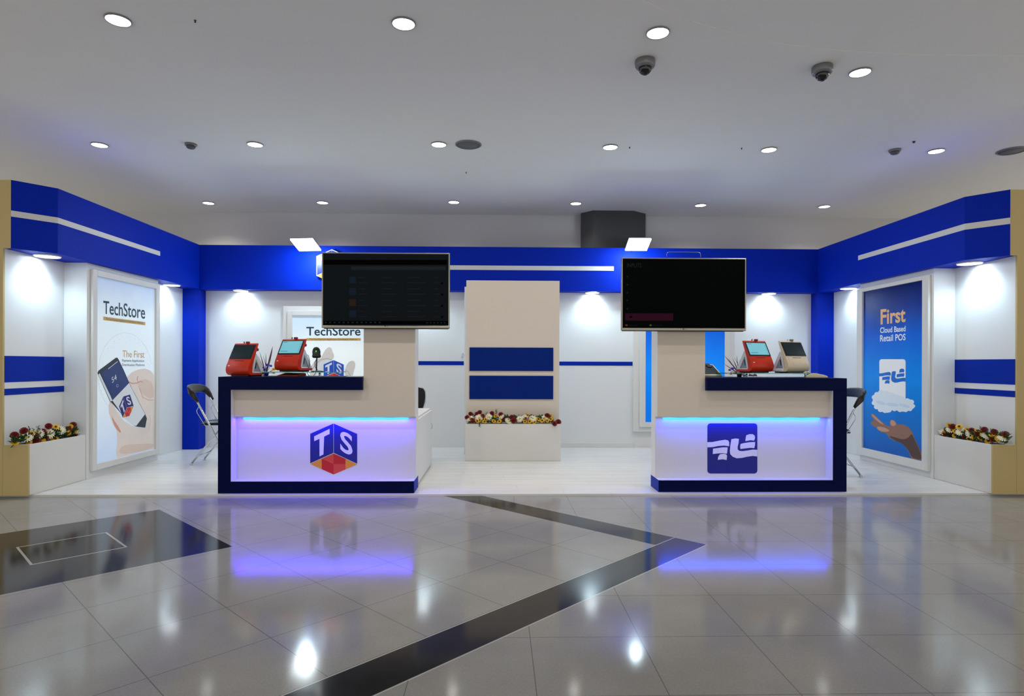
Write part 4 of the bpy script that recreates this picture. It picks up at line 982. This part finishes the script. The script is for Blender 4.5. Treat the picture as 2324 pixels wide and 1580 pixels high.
# keys hanging in the back wall door lock
pk = onY(1050, 803, YW); r = empty('hanging_keys', pk); tag(r, 'small bunch of keys in the back wall lock beside the central column', 'keys')
obj('lock', MB().lathe([(.001, 0), (.012, 0), (.012, .012), (.001, .012)], (0, 0, 0), 14).xf(Matrix.Translation(pk) @ Matrix.Rotation(R(90), 4, 'X')), chrome, r)
obj('key_ring', MB().tube([(pk.x+.014*math.cos(t_), pk.y-.016, pk.z-.02+.014*math.sin(t_)) for t_ in [k*math.pi/8 for k in range(16)]], .0015, 6, closed=True), chrome, r)
obj('key', MB().lathe([(.001, 0), (.011, .001), (.011, .003), (.001, .004)], (0, 0, 0), 12).xf(Matrix.Translation((pk.x-.004, pk.y-.016, pk.z-.045)) @ Matrix.Rotation(R(90), 4, 'X')).box(pk.x-.006, pk.x-.002, pk.y-.019, pk.y-.016, pk.z-.09, pk.z-.055), steel, r)

# ================================================================== FLOWERS IN THE TROUGHS
random.seed(11)
def flower_proto(kind):
    if kind == 'white':
        m = MB(); petal_star(m, (0, 0, 0), .045, 16, (0, 0, 1), 0, .12, .22); petal_star(m, (0, 0, .003), .034, 12, (0, 0, 1), 0, .22, .24, .2)
        r = obj('white_gerbera', m, whitef); obj('flower_center', MB().lathe([(.001, .004), (.011, .004), (.010, .012), (.001, .015)], (0, 0, 0), 12), ycen, r, False)
    elif kind == 'yellow':
        m = MB(); petal_star(m, (0, 0, 0), .026, 13, (0, 0, 1), 0, .2, .34); petal_star(m, (0, 0, .002), .02, 10, (0, 0, 1), 0, .35, .36, .2)
        r = obj('yellow_daisy', m, gold); obj('flower_center', MB().lathe([(.001, .003), (.009, .003), (.008, .010), (.001, .012)], (0, 0, 0), 10), dcen, r, False)
    else:
        m = MB()
        for j, (rr_, cu_) in enumerate(((.030, .05), (.027, .3), (.021, .6), (.014, 1.0))): petal_star(m, (0, 0, .002*j), rr_, 12-j, (0, 0, 1), 0, cu_, .38, j*.3)
        r = obj('red_chrysanthemum', m, redf); obj('flower_center', MB().lathe([(.001, .008), (.006, .010), (.005, .018), (.001, .02)], (0, 0, 0), 8), mat('crimson centre', (70, 6, 8), .7), r, False)
    obj('stem', MB().tube([(0, 0, 0), (.003, .004, -.03), (0, .012, -.07)], .0022, 6), green, r, False)
    return r
protos = {k: flower_proto(k) for k in ('white', 'yellow', 'red')}
used = set()
def bouquet(where, cr_, lists, proj, nrm, grp):
    names = {'white': ('large white daisy-like bloom', 'flower'), 'yellow': ('small golden yellow daisy with dark centre', 'flower'), 'red': ('dark red chrysanthemum bloom', 'flower')}
    for kind, pts in lists.items():
        pts = sorted(pts)
        for i, (x, y) in enumerate(pts):
            u, v = cr_([(x, y)])[0]; pos = proj(u, v)
            if kind in used: o = copy_tree(protos[kind])
            else: o = protos[kind]; used.add(kind)
            o.location = pos; n_ = (Vector(nrm)+Vector((random.uniform(-.5, .5), random.uniform(-.3, .3), random.uniform(-.25, .35)))).normalized()
            o.rotation_euler = n_.to_track_quat('Z', 'Y').to_euler(); k = random.uniform(1.1, 1.4); o.scale = (k, k, k)
            base, cat = names[kind]
            nth = ['leftmost', 'second', 'third', 'fourth', 'fifth', 'sixth', 'seventh', 'eighth', 'ninth', 'tenth', 'eleventh', 'twelfth', 'thirteenth', 'fourteenth', 'fifteenth', 'sixteenth', 'seventeenth', 'eighteenth', 'nineteenth', 'twentieth'][i]
            tail = '' if i == 0 else ' from the left'
            tag(o, '%s, %s%s in the %s planter' % (base, nth, tail, where), cat, '%s blooms in the %s planter' % (kind, where))
def foliage(where, cr_, proj, area, sprigs, n):
    m = MB()
    for k in range(n):
        x = random.uniform(area[0], area[2]); f_ = (x-area[0])/(area[2]-area[0])
        y = random.uniform(area[1]+(area[4]-area[1])*f_, area[3]+(area[5]-area[3])*f_)
        u, v = cr_([(x, y)])[0]; p = proj(u, v, 1); d_ = Vector((random.uniform(-1, 1), random.uniform(-1, .6), random.uniform(.0, 1))).normalized()
        blade(m, p-Vector((0, 0, .012)), p+d_*random.uniform(.025, .05), random.uniform(.005, .009), bend=(0, 0, .004), n=4)
    for x, y in sprigs:
        u, v = cr_([(x, y)])[0]; p = proj(u, v, 0); b0_ = Vector((p.x, p.y, ZP+.012))
        if p.z > ZP+.03: b0_ = p-Vector((0, 0, min(.07, p.z-ZP-.01)))
        blade(m, b0_, p, .0018, n=4)
        for k in range(12):
            t_ = k/11; q_ = b0_.lerp(p, t_); d_ = Vector((random.choice((-1, 1))*random.uniform(.4, 1), random.uniform(-.6, .2), random.uniform(.2, .8)))*.018
            blade(m, q_, q_+d_, .0035, n=4)
    o = obj('green_foliage', m, green); tag(o, 'green leaves and sprigs between the blooms in the %s planter' % where, 'foliage', None, 'stuff')
def projC(u, v, bk=0): 
    t_ = min(max((965-v)/30, 0), 1); Y_ = 7.81+.12*t_+(.02 if bk else 0)
    if v > 961.5: Y_ = 7.79
    return onY(u, v, Y_)
cC = crop(1000, 740, 3.95)
bouquet('central', cC, {
 'white': [(265, 830), (345, 825), (435, 818), (540, 815), (608, 856), (710, 835), (828, 832), (935, 828), (752, 832)],
 'yellow': [(325, 856), (392, 860), (350, 845), (402, 838), (475, 855), (495, 810), (528, 858), (758, 858), (800, 857), (877, 838), (912, 850), (922, 835), (985, 810), (988, 838), (955, 848), (843, 862), (775, 803)],
 'red': [(237, 822), (268, 790), (285, 848), (325, 790), (350, 778), (375, 810), (460, 785), (540, 793), (640, 820), (655, 848), (768, 835), (955, 808), (1020, 876), (1055, 862), (570, 832)]},
 projC, (0, -.85, .6), 'x')
foliage('central', cC, projC, (245, 800, 1000, 862, 815, 862), [(500, 752), (415, 778), (350, 905), (725, 868), (940, 868), (590, 812), (700, 798), (905, 803), (815, 795)], 480)
def projS(s, rimx):
    def f_(u, v, bk=0):
        p = onX(u, v, mir(s, HP+.10))
        if p.z < ZP+.01: p = onX(u, v, mir(s, HP+.03)) if p.z < ZP-.03 else p
        if p.z < ZP-.03: p = onX(u, v, mir(s, HP-.012))
        return p
    return f_
bouquet('left', c2, {
 'red': [(130, 980), (215, 942), (435, 900), (320, 985), (385, 945), (405, 1005), (655, 888), (715, 968), (668, 992), (320, 1028), (610, 925)],
 'yellow': [(215, 957), (283, 965), (255, 1040), (375, 1026), (498, 907), (128, 1048), (495, 1012), (595, 940), (610, 965), (630, 905), (665, 945), (710, 907), (740, 950), (440, 1000), (360, 1035)],
 'white': [(235, 1005), (345, 967), (430, 967), (540, 938), (682, 932)]}, projS(-1, 0), (.55, -.6, .6), 'x')
foliage('left', c2, projS(-1, 0), (110, 1000, 740, 1050, 900, 970), [(262, 905), (340, 905), (350, 915), (445, 1050), (300, 925), (720, 960)], 460)
bouquet('right', c5, {
 'yellow': [(800, 945), (880, 945), (908, 890), (968, 982), (965, 945), (1000, 905), (1072, 930), (1110, 990), (1092, 1012), (1188, 1010), (1170, 942), (1215, 975), (1260, 1033), (1300, 985), (1355, 1010), (1370, 980), (1320, 972), (1135, 995)],
 'white': [(860, 952), (930, 932), (1020, 952), (1110, 965), (1250, 990), (1400, 1005)],
 'red': [(812, 918), (880, 962), (935, 955), (1050, 990), (1170, 960), (1225, 932), (1315, 952), (1310, 1018), (1415, 972), (1110, 937), (782, 985), (940, 905)]}, projS(1, 0), (-.55, -.6, .6), 'x')
foliage('right', c5, projS(1, 0), (800, 930, 1440, 985, 970, 1045), [(1190, 905), (1290, 930), (1290, 925), (1000, 965), (1380, 950)], 460)
pf = onZ(2112, 1084, 0); m = MB(); petal_star(m, pf+Vector((0, 0, .008)), .026, 13, (0, -.2, 1), 0, .3, .34)
o = obj('fallen_daisy', m, gold); tag(o, 'small brown yellow bloom fallen on the floor by the right wall', 'flower')
obj('flower_center', MB().lathe([(.001, .008), (.010, .008), (.009, .02), (.001, .022)], pf, 10), dcen, o, False)
